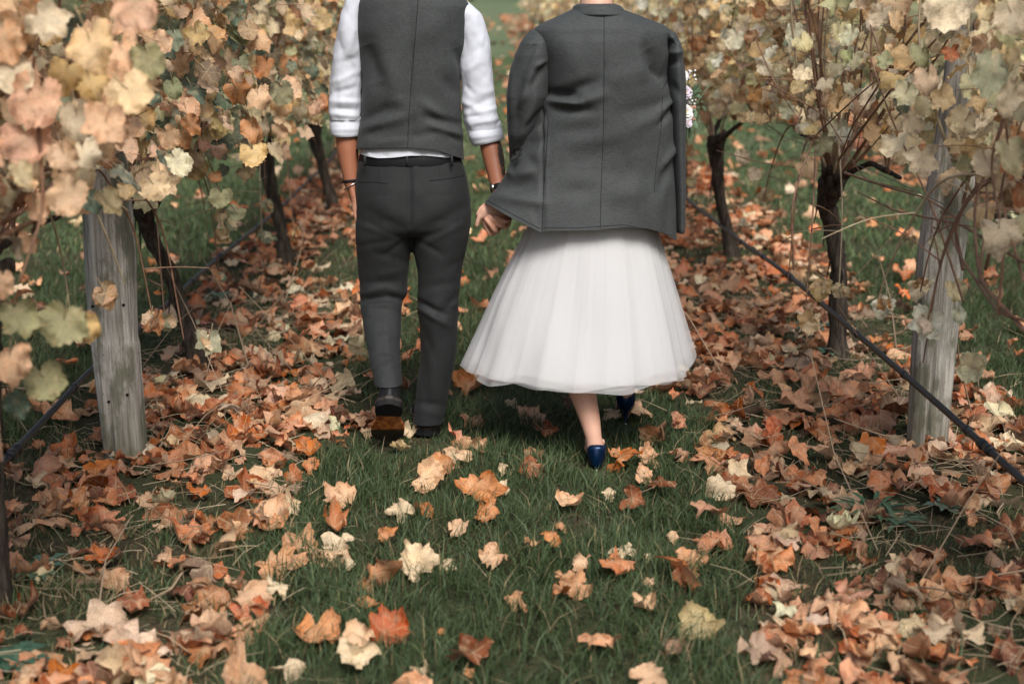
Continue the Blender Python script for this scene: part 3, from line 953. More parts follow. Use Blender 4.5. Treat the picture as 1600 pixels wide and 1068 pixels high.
# ------------------------------------------------------------------ vines
LCOL = [(.88, .56, .36), (.93, .75, .50), (.80, .57, .29), (.31, .34, .21), (.13, .20, .15), (.60, .29, .13), (.92, .66, .43), (.22, .10, .05)]
RCOL = [(.96, .79, .52), (.96, .70, .42), (.88, .62, .32), (.52, .52, .30), (.26, .33, .22), (.58, .31, .14), (.96, .88, .66), (.24, .11, .05)]
def vine(X, Y, side, label, group, trunk=None, head_z=.86, n_leaf=950, n_single=170, n_cane=15, span=1.12, wts=None, thick=.3, zlo=.86, fan=.0, cols=None, detail=True, lowres=False, arch=0, rad=None):
    cols = cols or (LCOL if side < 0 else RCOL)
    wts = wts or [16, 20, 16, 14, 9, 9, 12, 4]
    z0 = float(ground_h(np.array([X]), np.array([Y]))[0])
    t = thing('grape_vine', (X, Y, z0), label, 'grape vine', group)
    r0 = rad or random.uniform(.030, .037)
    if trunk is None:
        lx, ly = random.uniform(-.08, .08), random.uniform(-.12, .05)
        trunk = [(X, Y, z0 - .08), (X + lx * .2, Y + ly * .3, .3 + z0), (X + lx * .8, Y + ly * .7, .6 + z0), (X + lx, Y + ly, head_z + z0)]
    dz = z0 if Y > 14 else 0.0
    trunk = np.array(trunk, float)
    mb = MB()
    V, F = rough_tube(trunk, np.interp(np.linspace(0, 1, len(trunk)), [0, .12, .5, .85, 1], [r0 * 1.45, r0 * 1.05, r0 * .9, r0 * 1.1, r0 * 1.5]), 18 if detail else 8, .012 if detail else .05, .012, 38, int(X * 7 + Y * 3) % 50)
    mb.add(V, F)
    head = trunk[-1]
    if detail:      # knuckles of old wood on the head and shaggy bark strips
        for _ in range(7):
            a = random.uniform(0, 6.28); p = head + [math.cos(a) * .03, math.sin(a) * .05, random.uniform(-.05, .03)]
            V, F = rough_tube(np.array([head - [0, 0, .05], p, p + [math.cos(a) * .03, math.sin(a) * .04, .04]]), np.array([.034, .027, .016]), 10, .012, .012, 60, 3)
            mb.add(V, F)
    trunk_o = mb.build('trunk', M['bark'], t)
    if detail:
        mb = MB()
        for _ in range(16):
            k = random.uniform(.15, .97); i = k * (len(trunk) - 1); j = int(i); f = i - j
            p = trunk[j] * (1 - f) + trunk[min(j + 1, len(trunk) - 1)] * f
            a = random.uniform(0, 6.28); q = p + np.array([math.cos(a), math.sin(a), 0]) * r0 * 1.03
            L = random.uniform(.04, .16)
            V, F = tube(np.array([q, q + [math.cos(a) * .006, math.sin(a) * .006, -L * .5], q + [math.cos(a) * .012, math.sin(a) * .012, -L]]), np.array([.004, .003, .0015]), 4, squash=.4, round_ends=False)
            mb.add(V, F)
        mb.build('bark_strips', M['bark'], t)['kind'] = 'stuff'
    # old arms laid along the low wire
    for s in (-1, 1):
        L = span * .75
        P = [head, head + [0, s * .12, .03], [X, Y + s * L * .5, .89 + dz], [X, Y + s * L, .88 + dz]]
        V, F = rough_tube(np.array(P), np.array([.022, .016, .011, .007]), 8, .03, .006, 50, 7)
        MB().add(V, F).build('arm', M['bark'], t)
    # this year's canes; the leaves sit on them
    canes = []
    for i in range(n_cane):
        y = Y + (random.uniform(-span, span) * .95 if random.random() > fan else random.gauss(0, .07))
        st = np.array([X + random.uniform(-.03, .03), y, .89 + dz]) if abs(y - Y) > .2 else head + [random.uniform(-.03, .03), random.uniform(-.04, .04), 0]
        topx, topy = random.gauss(0, .16), random.gauss(0, .22) + (y - Y) * .1 + (random.gauss(0, .55) if fan else 0)
        zt = random.uniform(1.55, 2.15) + dz
        P = [st]
        bend = random.uniform(-.12, .12)
        for k in (.2, .4, .6, .8, 1.0):
            P.append(np.array([st[0] + topx * k ** .8 + bend * math.sin(k * 3.1), st[1] + topy * k + random.gauss(0, .02), st[2] + (zt - st[2]) * k]))
        canes.append(np.array(P))
    for i in range(arch):      # canes that arch over and hang down
        s = random.choice((-1, 1)); o_x = -side * random.uniform(.05, .28)
        L = random.uniform(.35, .9)
        canes.append(np.array([head, head + [o_x * .4, s * L * .3, .22], head + [o_x * .8, s * L * .7, .20], head + [o_x, s * L, -.02], head + [o_x * 1.1, s * L * 1.08, random.uniform(-.45, -.12)]]))
    far_mb = MB()
    for ci, P in enumerate(canes):
        V, F = tube(P, np.linspace(.0055, .0022, len(P)), 7 if detail else 4, step=.05 if detail else .2)
        if not detail:
            far_mb.add(V, F); continue
        mb = MB().add(V, F)
        for _ in range(3):     # side shoots and tendrils
            k = random.uniform(.1, .9) * (len(P) - 1); j = int(k); p = P[j] * (1 - (k - j)) + P[j + 1] * (k - j)
            a = random.uniform(0, 6.28); L = random.uniform(.08, .32)
            d = np.array([math.cos(a), math.sin(a), random.uniform(-.3, .7)])
            V, F = tube(np.array([p, p + d * L * .5, p + d * L + [0, 0, -.06 * random.random()]]), np.array([.0026, .002, .001]), 5, step=.03)
            mb.add(V, F)
        mb.build('cane', M['cane_pale'] if ci % 4 == 0 else M['cane'], t)
    if far_mb.V:
        far_mb.build('canes', M['cane'], t)['kind'] = 'stuff'
    # leaves
    n = n_leaf
    nh = int(n * .55)
    y = Y + rng.uniform(-span, span, n); zz = rng.uniform(zlo + .04, 2.05, n)
    edge = rng.normal(0, 1, n); edge = np.sign(edge) * np.abs(edge) ** .7 * thick * .62
    x = X + edge + .05 * rng.normal(0, 1, n)
    # a bulging, uneven face: push in and out with slow noise
    bul = fbm(np.stack([y * 2.2, zz * 2.6, x * 0 + side], -1), 51, 2)
    x = x + (-side) * bul * .10
    zz = zz - np.clip(-bul, 0, 1) * .0
    keep = rng.uniform(0, 1, n) < np.clip(1.1 - np.clip((zlo + .22 - zz) / .22, 0, 1) * .75 + bul * .5, .05, 1)
    pos = np.stack([x, y, zz + dz], -1)[keep]
    # some hang on the canes below the head
    ex = [P[-1] + np.random.default_rng(i).normal(0, .05, 3) for i, P in enumerate(canes[n_cane:]) for _ in range(3)]
    if ex: pos = np.vstack([pos, np.array(ex)])
    n = len(pos)
    out = -side * np.sign(rng.uniform(-.12, 1, n)) * np.ones(n)
    Nn = np.stack([out * rng.uniform(.1, .85, n), rng.normal(-.65, .5, n), rng.uniform(0, .95, n)], -1)
    T = np.stack([out * rng.uniform(0, .5, n), rng.normal(0, .45, n), -rng.uniform(.35, 1.0, n)], -1)
    Nn = Nn / np.linalg.norm(Nn, axis=1)[:, None]
    T = T - Nn * np.sum(T * Nn, 1)[:, None] * .8
    R = frames(T, Nn)
    sz = rng.uniform(.030, .062, n) * rng.uniform(.85, 1.12, n) * (1.0 if Y < 25 else 1.35)
    cc = palette(n, cols, wts)
    px, py, zc = proj(pos)
    vis = (px > -60) & (px < 1660) & (py > -60) & (zc > .5)
    face = (-side) * (pos[:, 0] - X)
    score = np.where(vis, (face + .35) * sz / zc * rng.uniform(.8, 1, n), -1)
    n_single = int(min(n_single, vis.sum()))
    ti = np.argsort(-score)[:n_single]
    mask = np.ones(n, bool); mask[ti] = False
    for i in ti:
        single_leaf('leaf', FRESH_ME[rng.integers(0, len(FRESH_ME))], pos[i], R[i], float(sz[i]), cc[i], t)
    ix = np.where(mask)[0]
    if len(ix):
        o = merge_leaves('foliage', FRESH_LO, pos[ix], R[ix], sz[ix], cc[ix], M['leaves'], t)
        o['kind'] = 'stuff'
    return t

GL, GR = 'grape vines of the left row', 'grape vines of the right row'
def tr(pts):            # trunk measured on the photo: (px, py, Y)
    return [at(a, b, y) for a, b, y in pts]
# left row
vine(-1.27, 3.42, -1, 'nearest vine with big peach and pink leaves, in front of the algae-patched post', GL, n_leaf=1250, n_single=210, wts=[24, 20, 14, 16, 6, 12, 22, 6], thick=.30, zlo=.93, arch=6)
vine(XL, 5.80, -1, 'vine with a thin S-curved dark trunk just right of the algae-patched post', GL, trunk=tr([(312, 580, 5.8), (292, 500, 5.8), (262, 420, 5.78), (232, 360, 5.75), (222, 315, 5.7)]), n_leaf=1700, n_single=270, rad=.031,
     wts=[9, 18, 17, 20, 17, 7, 8, 4], thick=.33, zlo=.80, arch=5)
vine(XL + .02, 8.10, -1, 'vine with a nearly straight slanting trunk, second beyond the algae-patched post', GL, trunk=tr([(447, 420, 8.1), (440, 360, 8.1), (425, 300, 8.1), (412, 240, 8.1)]), n_leaf=1700, n_single=240, wts=[10, 20, 20, 20, 12, 7, 10, 3], zlo=.84, arch=3)
vine(XL + .05, 10.3, -1, 'third vine beyond the algae-patched post, its trunk beside the white shirt sleeve', GL, trunk=tr([(525, 334, 10.3), (512, 290, 10.3), (498, 240, 10.3), (488, 205, 10.3)]), n_leaf=1600, n_single=110, wts=[14, 24, 20, 14, 7, 8, 12, 3], detail=True)
# right row
vine(XR + .02, 3.42, 1, 'nearest vine with cream leaves and long reddish canes in front of the grey split post', GR, n_leaf=850, n_single=260, n_cane=18, wts=[22, 16, 14, 12, 7, 9, 16, 6], thick=.28, zlo=.93, arch=6)
vine(XR, 5.91, 1, 'vine with a thick knotted trunk and a fan of bare reddish canes', GR, trunk=tr([(1308, 566, 5.91), (1309, 520, 5.91), (1311, 420, 5.9), (1300, 350, 5.88), (1290, 318, 5.85), (1300, 284, 5.8)]), n_leaf=850, n_single=220, n_cane=36, rad=.037,
     fan=.72, wts=[20, 18, 16, 12, 6, 9, 18, 5], thick=.25, zlo=.95, arch=4)
vine(XR - .02, 8.33, 1, 'vine with a slim bent trunk, next beyond the knotted one', GR, trunk=tr([(1146, 408, 8.35), (1133, 345, 8.35), (1122, 290, 8.33), (1118, 225, 8.3)]), n_leaf=1500, n_single=230, n_cane=20, wts=[24, 20, 16, 9, 3, 8, 22, 3], zlo=.86, arch=4)
vine(XR - .02, 10.7, 1, 'third vine of the right row, behind the draped jacket', GR, n_leaf=1500, n_single=70, wts=[26, 22, 16, 8, 2, 8, 22, 3])
ORD = ['first', 'second', 'third', 'fourth', 'fifth', 'sixth', 'seventh', 'eighth', 'ninth', 'tenth', 'eleventh', 'twelfth', 'thirteenth', 'fourteenth', 'fifteenth']
for i in range(12):
    y = 12.6 + i * 2.3 + .12 * i * i
    k = i / 11
    vine(XL + .02, y, -1, ORD[i + 3] + ' vine beyond the algae-patched post, small in the leafy wall beside the white sleeve', GL + ' far away', n_leaf=int(1250 - 600 * k), n_single=0, n_cane=6, detail=False, wts=[18, 26, 18, 10, 4, 8, 16, 2])
    vine(XR - .01, y + .5, 1, ORD[i + 3] + ' vine beyond the grey split post, small in the tan wall beside the jacket', GR + ' far away', n_leaf=int(1250 - 600 * k), n_single=0, n_cane=6, detail=False, wts=[26, 24, 16, 6, 2, 9, 20, 2])
# the next rows over, glimpsed through and under the near ones
for i in range(8):
    y = 8.6 + i * 2.4
    vine(XL - 2.75, y, -1, ORD[i] + ' vine of the next row over, glimpsed through leaves behind the algae-patched post', 'vines of the row beyond on the left', n_leaf=900, n_single=0, n_cane=6, detail=False, wts=[18, 26, 18, 16, 6, 8, 12, 2])
    vine(XR + 2.75, y - .2, 1, ORD[i] + ' vine of the next row over, glimpsed between canes behind the knotted trunk', 'vines of the row beyond on the right', n_leaf=900, n_single=0, n_cane=6, detail=False, wts=[24, 24, 16, 10, 4, 8, 20, 2])

# low hanging shoot with mottled leaves, in front of the algae-patched post (belongs to the nearest vine)
def hanging(parent_name, specs, canes):
    par = next(o for o in bpy.data.objects if o.get('label', '').startswith(parent_name))
    for c, r in canes:
        V, F = tube(np.array([at(*p) for p in c]), np.linspace(r, r * .5, len(c)), 7, step=.03)
        MB().add(V, F).build('cane', M['cane'], par)
    for (px, py, Y, w, c, rx, up) in specs:
        p = at(px, py, Y); zc = proj(p[None])[2][0]; s = .80 * w / FPX * zc / 1.65
        T = np.array([[math.sin(rx), -.2, -math.cos(rx)]]); Nn = np.array([[.15, -1, up]]); Nn /= np.linalg.norm(Nn)
        T = T - Nn * np.sum(T * Nn)
        single_leaf('leaf', FRESH_ME[rng.integers(0, len(FRESH_ME))], p, frames(T, Nn)[0], s, np.array(c), par)
OL, GD, PK, CR, TG = (.34, .33, .18), (.66, .47, .22), (.86, .56, .36), (.86, .74, .54), (.13, .19, .14)
hanging('nearest vine with big peach', [
    (30, 490, 2.9, 90, OL, .3, .3), (100, 500, 2.95, 95, OL, -.3, .2), (135, 505, 3.0, 60, GD, .2, .3), (15, 560, 2.9, 110, PK, .1, .2), (70, 590, 3.0, 80, OL, .5, .3), (30, 628, 3.0, 60, TG, -.3, .2), (5, 440, 2.9, 60, PK, 0, .2),
    (150, 165, 3.2, 70, PK, .3, .3), (178, 120, 3.3, 80, (.8,.5,.3), -.3, .3), (120, 180, 3.1, 80, CR, .1, .3), (185, 200, 3.4, 60, PK, .1, .3), (160, 225, 3.3, 60, (.7,.5,.3), -.4, .3), (190, 75, 3.2, 80, PK, .4, .3), (140, 120, 3.2, 80, GD, .4, .3), (140, 60, 3.0, 108, (.84, .6, .34), .2, .3), (60, 150, 3.0, 105, (.82, .52, .36), -.3, .3), (200, 140, 3.0, 92, (.86, .66, .40), .5, .4), (105, 110, 3.1, 80, GD, -.2, .3), (230, 90, 3.2, 70, OL, .3, .3), (20, 110, 3.0, 80, CR, .4, .3), (165, 190, 2.9, 90, PK, -.2, .3), (40, 215, 3.0, 100, (.8, .5, .36), .3, .2), (110, 300, 3.0, 80, (.78, .55, .36), -.5, .3),
    (60, 320, 3.0, 60, PK, .2, .3), (170, 310, 3.3, 60, (.6, .5, .3), .6, .3), (45, 375, 3.1, 50, PK, -.4, .2), (210, 5, 3.0, 95, (.80, .52, .36), 0, .2), (70, 30, 3.0, 90, CR, 1.0, .3), (130, 235, 3.0, 70, CR, .3, .2), (10, 60, 3.0, 90, (.8, .5, .3), .3, .2), (100, 240, 3.0, 70, (.8, .58, .4), .3, .2)],
    [([(0, 470, 2.9), (60, 478, 2.95), (150, 490, 3.0)], .003), ([(60, 200, 3.0), (70, 330, 3.0), (30, 440, 2.95)], .005), ([(0, 350, 3.1), (40, 330, 3.1), (120, 250, 3.2), (190, 170, 3.3)], .006), ([(0, 372, 3.1), (60, 340, 3.1)], .008)])
hanging('nearest vine with cream', [
    (1485, 80, 3.9, 40, (.60, .24, .13), .3, .2), (1545, 110, 3.5, 95, (.50, .52, .36), -.2, .3), (1500, 185, 4.0, 45, (.30, .13, .08), 0, .2), (1440, 245, 4.1, 75, CR, .2, .3), (1580, 150, 3.4, 70, CR, -.3, .2),
    (1540, 250, 3.5, 60, CR, .2, .4), (1580, 240, 3.3, 80, (.55, .5, .32), .3, .3), (1560, 360, 3.4, 95, CR, .1, .3), (1595, 300, 3.2, 50, (.36, .16, .08), 0, .2), (1490, 450, 4.3, 50, (.70, .62, .38), .2, .3), (1443, 492, 4.4, 42, (.40, .42, .24), -.4, .3), (1500, 490, 4.4, 36, (.52, .56, .42), .4, .3),
    (1465, 380, 4.3, 42, (.48, .50, .34), .6, .3), (1480, 0, 3.6, 110, CR, .3, .2), (1400, 30, 4.2, 40, (.84,.6,.36), .1, .3), (1450, 120, 4.0, 60, (.82, .62, .44), .2, .2), (1580, 20, 3.3, 80, CR, .5, .2), (1500, 260, 4.0, 50, (.3, .3, .17), .7, .3), (1510, 60, 4.1, 64, CR, -.3, .3), (1470, 150, 4.2, 60, (.92, .72, .44), .3, .3), (1530, 190, 4.1, 66, CR, .1, .3), (1495, 220, 4.2, 56, (.90, .74, .48), -.4, .3), (1420, 190, 4.3, 50, CR, .5, .3), (1550, 60, 3.8, 70, (.9, .74, .5), .2, .3), (1520, 130, 4.1, 60, (.62, .60, .38), .2, .3), (1465, 60, 4.2, 56, (.92, .76, .5), .4, .3)],
    [([(1600, 500, 3.3), (1560, 490, 3.4), (1500, 400, 3.8), (1470, 330, 4.1)], .005), ([(1600, 515, 3.3), (1530, 440, 3.5), (1520, 320, 3.6), (1570, 190, 3.6)], .006), ([(1600, 440, 3.3), (1560, 300, 3.5), (1600, 180, 3.4)], .004), ([(1310, 250, 5.0), (1400, 130, 4.4), (1500, 20, 4.0)], .005),
     ([(1240, 420, 5.0), (1236, 320, 5.0), (1270, 215, 5.1), (1340, 150, 4.8), (1450, 60, 4.4)], .0045), ([(1320, 270, 5.0), (1380, 290, 4.6), (1450, 310, 4.2), (1500, 345, 4.0)], .005), ([(1505, 420, 3.9), (1490, 350, 4.0), (1550, 250, 3.8), (1590, 215, 3.6)], .006), ([(1530, 440, 3.5), (1545, 300, 3.6), (1535, 270, 3.7)], .004),
     ([(1505, 470, 4.1), (1460, 330, 4.2), (1390, 180, 4.4), (1350, 60, 4.6)], .004), ([(1600, 410, 3.3), (1500, 350, 3.9), (1400, 330, 4.4), (1340, 300, 4.8)], .0045), ([(1470, 0, 4.2), (1400, 90, 4.5), (1330, 200, 4.9), (1305, 270, 5.1)], .0045),
     ([(1520, 0, 4.0), (1420, 160, 4.4), (1345, 250, 4.9)], .0035), ([(1540, 420, 3.6), (1580, 260, 3.5), (1560, 100, 3.5)], .005), ([(1560, 490, 3.4), (1570, 380, 3.4), (1545, 250, 3.5), (1590, 120, 3.4)], .0045), ([(1360, 40, 4.8), (1400, 150, 4.7), (1385, 260, 4.7)], .003), ([(1200, 130, 5.5), (1290, 180, 5.3), (1350, 280, 5.0), (1430, 300, 4.6)], .003)])
hanging('vine with a thin S-curved', [(222, 285, 5.2, 60, (.72, .55, .28), .1, .1), (280, 120, 5.1, 75, (.20, .27, .22), .2, .2), (290, 185, 5.1, 64, (.50, .56, .44), -.2, .2), (345, 305, 5.2, 45, (.44, .44, .26), .2, .2), (240, 200, 5.2, 66, TG, .1, .2), (370, 330, 5.3, 36, (.36, .38, .24), -.2, .2), (300, 255, 5.2, 56, (.40, .30, .15), .6, .2)],
    [([(200, 250, 5.4), (270, 215, 5.3), (330, 195, 5.3)], .004), ([(310, 260, 5.3), (345, 300, 5.2), (372, 335, 5.3)], .002)])
hanging('vine with a thick knotted', [(1158, 243, 6.6, 34, CR, .2, .3), (1262, 258, 5.4, 52, (.84, .62, .40), .9, .2), (1240, 50, 5.6, 44, (.78, .78, .60), .1, .2), (1205, 78, 5.7, 34, (.82, .80, .64), .1, .2), (1290, 130, 5.4, 38, CR, -.1, .2), (1160, 345, 6.6, 20, CR, .1, .2), (1180, 270, 6.6, 30, CR, -.4, .2)],
    [([(1300, 270, 5.8), (1180, 252, 5.9), (1120, 235, 6.2)], .003), ([(1180, 60, 5.8), (1210, 130, 5.6), (1290, 250, 5.5)], .003)])

# ------------------------------------------------------------------ weeds
def weed(px, py, n, L, w, c, label, strap=True):
    p = gnd(px, py); z0 = float(ground_h(np.array([p[0]]), np.array([p[1]]))[0])
    t = thing('weed_plant', (p[0], p[1], z0), label, 'weed')
    m = plain('weed_green', c, .5, .4, 40, .3)
    for i in range(n):
        a = i * 2.4 + random.uniform(-.2, .2); l = L * random.uniform(.6, 1.1); up = random.uniform(.25, .8)
        ks = np.linspace(0, 1, 7); V = []
        for k in ks:
            x = math.cos(a) * l * k; y = math.sin(a) * l * k; z = z0 + .02 + l * (up * k - .55 * k * k * up * 1.3)
            ww = w * math.sin(math.pi * min(1, .12 + k * .88)) ** .7 * (1 if strap else (1 + .4 * math.sin(k * 22)))
            for s, d in ((-1, .25), (0, 0), (1, .25)):
                V.append([p[0] + x - math.sin(a) * ww * s, p[1] + y + math.cos(a) * ww * s, z + d * ww])
        obj('leaf', mesh('leaf', V, grid_faces(7, 3, False), m), t)
weed(1365, 812, 22, .15, .008, (.055, .115, .055), 'strap-leaved dark green tuft in the litter below the grey split post')
weed(1400, 828, 9, .12, .007, (.075, .13, .07), 'small strap-leaved tuft right of the larger dark tuft', True)
weed(1270, 520, 16, .12, .014, (.06, .12, .07), 'toothed-leaf weed at the foot of the knotted vine trunk', False)
weed(1290, 560, 10, .09, .016, (.07, .13, .08), 'broad-leaved seedling right below the knotted vine trunk', False)
weed(28, 1042, 22, .08, .016, (.035, .075, .045), 'dark leafy weed clump at the bottom left corner of the lane', False)
weed(345, 470, 14, .11, .012, (.07, .12, .07), 'grey-green weed in the litter near the S-curved vine trunk', False)
weed(60, 905, 12, .09, .012, (.06, .11, .07), 'leafy weed in the litter left of the lane, above the corner clump', False)
weed(1480, 800, 10, .08, .015, (.08, .13, .09), 'small broad-leaved weed close to the foot of the grey split post', False)

# ------------------------------------------------------------------ far tree line closing the lane
def tree(X, Y, h, i):
    g0 = float(ground_h(np.array([X]), np.array([Y]))[0])
    t = thing('far_tree', (X, Y, g0), ORD[i] + ' dark tree from the left in the far line that closes the lane', 'tree', 'trees beyond the end of the vineyard')
    V, F = tube(np.array([[X, Y, g0 - .2], [X + .1, Y, g0 + h * .3], [X, Y, g0 + h * .6]]), np.array([.32, .24, .12]), 8)
    MB().add(V, F).build('trunk', M['bark'], t)
    n = 1100
    d = rng.normal(0, 1, (n, 3)); d /= np.linalg.norm(d, axis=1)[:, None]
    r = rng.uniform(.35, 1, n) ** .5
    lump = 1 + .35 * fbm(d * 2.2 + i * 5, 60 + i, 2)
    pos = np.stack([X + d[:, 0] * r * lump * h * .33, Y + d[:, 1] * r * lump * h * .33, g0 + h * .53 + d[:, 2] * r * lump * h * .42], -1)
    Nn = rng.normal(0, 1, (n, 3)); T = np.cross(Nn, rng.normal(0, 1, (n, 3)))
    o = merge_leaves('crown', FRESH_LO, pos, frames(T, Nn / np.linalg.norm(Nn, axis=1)[:, None]), np.full(n, .5), palette(n, [(.05, .075, .035), (.09, .11, .045), (.16, .12, .05)], [5, 4, 2]), M['leaves'], t)
for i in range(14):
    tree(-40 + i * 6.4 + random.uniform(-.9, .9), 175 + random.uniform(-5, 6), random.uniform(9, 13), i)
# ------------------------------------------------------------------ people
def col_attr(me, fn):
    V = verts(me); c = np.ones((len(V), 4), np.float32); fn(V, c)
    a = me.attributes.new('Col', 'FLOAT_COLOR', 'POINT'); a.data.foreach_set('color', c.ravel())

def finger(pts, r0, r1, bulge=1.06):
    """knuckle-bent finger chain"""
    pts = np.array(pts, float)
    return tube(pts, np.linspace(r0, r1, len(pts)), 10, step=.004)

def head_pieces(c, s=1.0):
    """head facing +Y about its centre c"""
    c = np.array(c, float); P = []
    P.append(ellipsoid(c + [0, -.01 * s, .03 * s], (.075 * s, .093 * s, .088 * s)))
    P.append(ellipsoid(c + [0, .028 * s, -.045 * s], (.056 * s, .062 * s, .068 * s)))
    P.append(tube(np.array([c + [0, .088 * s, .015 * s], c + [0, .105 * s, -.012 * s], c + [0, .108 * s, -.022 * s]]), np.array([.007, .011, .012]) * s, 10, step=.004))     # nose
    P.append(tube(np.array([c + [-.022 * s, .086 * s, -.052 * s], c + [0, .095 * s, -.052 * s], c + [.022 * s, .086 * s, -.052 * s]]), np.array([.004, .008, .004]) * s, 8, step=.004))   # lips
    P.append(tube(np.array([c + [-.040 * s, .074 * s, .032 * s], c + [0, .086 * s, .034 * s], c + [.040 * s, .074 * s, .032 * s]]), np.array([.008, .010, .008]) * s, 8, step=.004))   # brow
    for k in (-1, 1):
        P.append(ellipsoid(c + [k * .078 * s, -.006 * s, -.004 * s], (.008 * s, .017 * s, .030 * s)))
    return P

def face_bits(c, s, body, hairmat, long=False):
    c = np.array(c, float)
    for k in (-1, 1):
        V, F = ellipsoid(c + [k * .030 * s, .078 * s, .012 * s], (.0115 * s,) * 3, 12, 8); e = MB().add(V, F).build('eye', M['eye'], body)
        V, F = ellipsoid(c + [k * .030 * s, .0865 * s, .012 * s], (.005 * s, .004 * s, .005 * s), 10, 6); MB().add(V, F).build('iris', M['hair'], e)
    P = [ellipsoid(c + [0, -.020 * s, .045 * s], (.084 * s, .095 * s, .088 * s), 24, 16), ellipsoid(c + [0, -.045 * s, .0 * s], (.078 * s, .066 * s, .075 * s), 24, 14)]
    if long:
        P.append(ellipsoid(c + [0, -.105 * s, .02 * s], (.045 * s, .035 * s, .042 * s), 20, 12))
    me = fuse(P, .006, 2)
    V = verts(me); V += fbm(V * np.array([160, 160, 30]), 4, 2)[:, None] * .0015 * np.sign(V - c)
    me.vertices.foreach_set('co', V.astype(np.float32).ravel()); me.materials.append(hairmat)
    obj('hair', me, body)

# ============ the man in waistcoat and rolled white sleeves
MY = 4.78
man = thing('person', (-.26, MY, 0), 'person in a grey waistcoat and rolled white sleeves walking away, left hand in trouser pocket', 'person')
def rows_mesh(name, rows, mat, parent, M_=96, step=.006, hem=None, y0=None, folds=(), noise=0, nscale=(8, 8, 8), seed=1, cap0=False, cap1=False, gain=1.65):
    V, F, _ = loft(rows, M_, step, hem, None, y0, cap0, cap1)
    me = mesh(name, V, F, mat)
    crease(me, folds, noise, nscale, seed, gain=gain)
    return obj(name, me, parent)

# --- body: one continuous surface
hc = at(652, -92, MY + .03)
elL, wrL = at(537, 170, MY + .02), at(549, 287, MY - .01)
elR, wrR = at(760, 205, MY), at(780, 296, 4.70)
P = head_pieces(hc, 1.0)
P += [tube(np.array([hc + [0, -.005, -.08], at(645, -25, MY)]), np.array([.054, .062]), 16, step=.02),
      tube(np.array([at(642, 30, MY), at(642, 120, MY), at(640, 200, MY), at(642, 300, MY)]), np.array([.10, .095, .070, .075]), 24, squash=.8, step=.03),
      tube(np.array([at(572, 25, MY), at(715, 30, MY)]), np.array([.05, .05]), 14, step=.02),
      # arms
      tube(np.array([at(556, 35, MY), at(543, 100, MY + .01), elL, at(543, 235, MY + .01), wrL]), np.array([.040, .034, .034, .0365, .0245]), 16, step=.012),
      tube(np.array([at(734, 44, MY), at(745, 110, MY), at(757, 190, MY), at(770, 240, 4.75), wrR]), np.array([.036, .033, .034, .0365, .0265]), 16, step=.012),
      # thighs, calves and feet inside the trousers
      tube(np.array([at(603, 320, MY), at(600, 455, MY + .015), at(604, 500, 4.765), at(604, 560, 4.66), at(605, 596, 4.58)]), np.array([.065, .034, .030, .028, .026]), 16, step=.02),
      tube(np.array([at(688, 320, MY), at(686, 470, MY), at(681, 570, 4.79), at(672, 660, 4.80)]), np.array([.065, .046, .040, .030]), 16, step=.02)]
# left hand slipping into the pocket
P += [tube(np.array([wrL, at(553, 303, MY - .01), at(561, 325, MY - .01)]), np.array([.024, .033, .036]), 12, squash=.55, sqdir=(0, 1, 0), step=.006),
      finger([at(553, 318, MY - .03), at(557, 340, MY - .03), at(562, 356, MY - .02)], .0095, .008), finger([at(560, 325, MY - .01), at(566, 348, MY - .01), at(570, 362, MY)], .0095, .008),
      finger([at(566, 325, MY), at(572, 345, MY), at(576, 358, MY + .01)], .009, .0075), finger([at(570, 322, MY + .02), at(577, 340, MY + .02), at(580, 350, MY + .02)], .0085, .007),
      finger([at(555, 300, MY + .01), at(563, 312, MY + .03), at(570, 322, MY + .04)], .010, .0085)]
# right hand: palm behind the woman's hand, four fingers coming round over its back
hy = 4.60
P += [tube(np.array([wrR, at(784, 318, 4.665), at(786, 345, 4.65)]), np.array([.026, .034, .030]), 12, squash=.5, sqdir=(1, 0, 0), step=.005),
      finger([at(793, 338, 4.65), at(797, 343, 4.612), at(790, 346, 4.580), at(776, 339, 4.572), at(771, 337, 4.578)], .0088, .0070),
      finger([at(787, 346, 4.65), at(789, 354, 4.608), at(781, 352, 4.572), at(769, 341, 4.566), at(764, 337, 4.573)], .0092, .0074),
      finger([at(779, 350, 4.65), at(778, 362, 4.608), at(773, 360, 4.572), at(763, 347, 4.566), at(759, 342, 4.573)], .0092, .0074),
      finger([at(772, 350, 4.65), at(771, 366, 4.615), at(765, 366, 4.590), at(760, 356, 4.585), at(758, 351, 4.590)], .0082, .0066),
      finger([at(776, 312, 4.665), at(764, 318, 4.655), at(753, 325, 4.640), at(748, 333, 4.625)], .0112, .0086)]
me = fuse(P, .0042, 3)
me.materials.append(M['skin_m'])
def man_tone(V, c):
    X, Y, Z = proj(V)
    hand = np.clip((Y - 305) / 20, 0, 1) * (Y < 390)      # paler palms and fingers
    for i, k in enumerate((2.1, 2.9, 3.7)): c[:, i] = 1 + (k - 1) * hand * .85
    # flat dark tattoo print on the outside of the right forearm
    n = fbm(V * 120, 3, 2)
    ink = (X + 2 * n > np.interp(Y, [222, 240, 262, 285], [777, 778, 782, 787])) & (Y > 222) & (Y < 276) & (n > -.35)
    c[ink, :3] = (.16, .28, .42)
col_attr(me, man_tone)
mbody = obj('body', me, man)
face_bits(hc, 1.0, mbody, M['hair'])

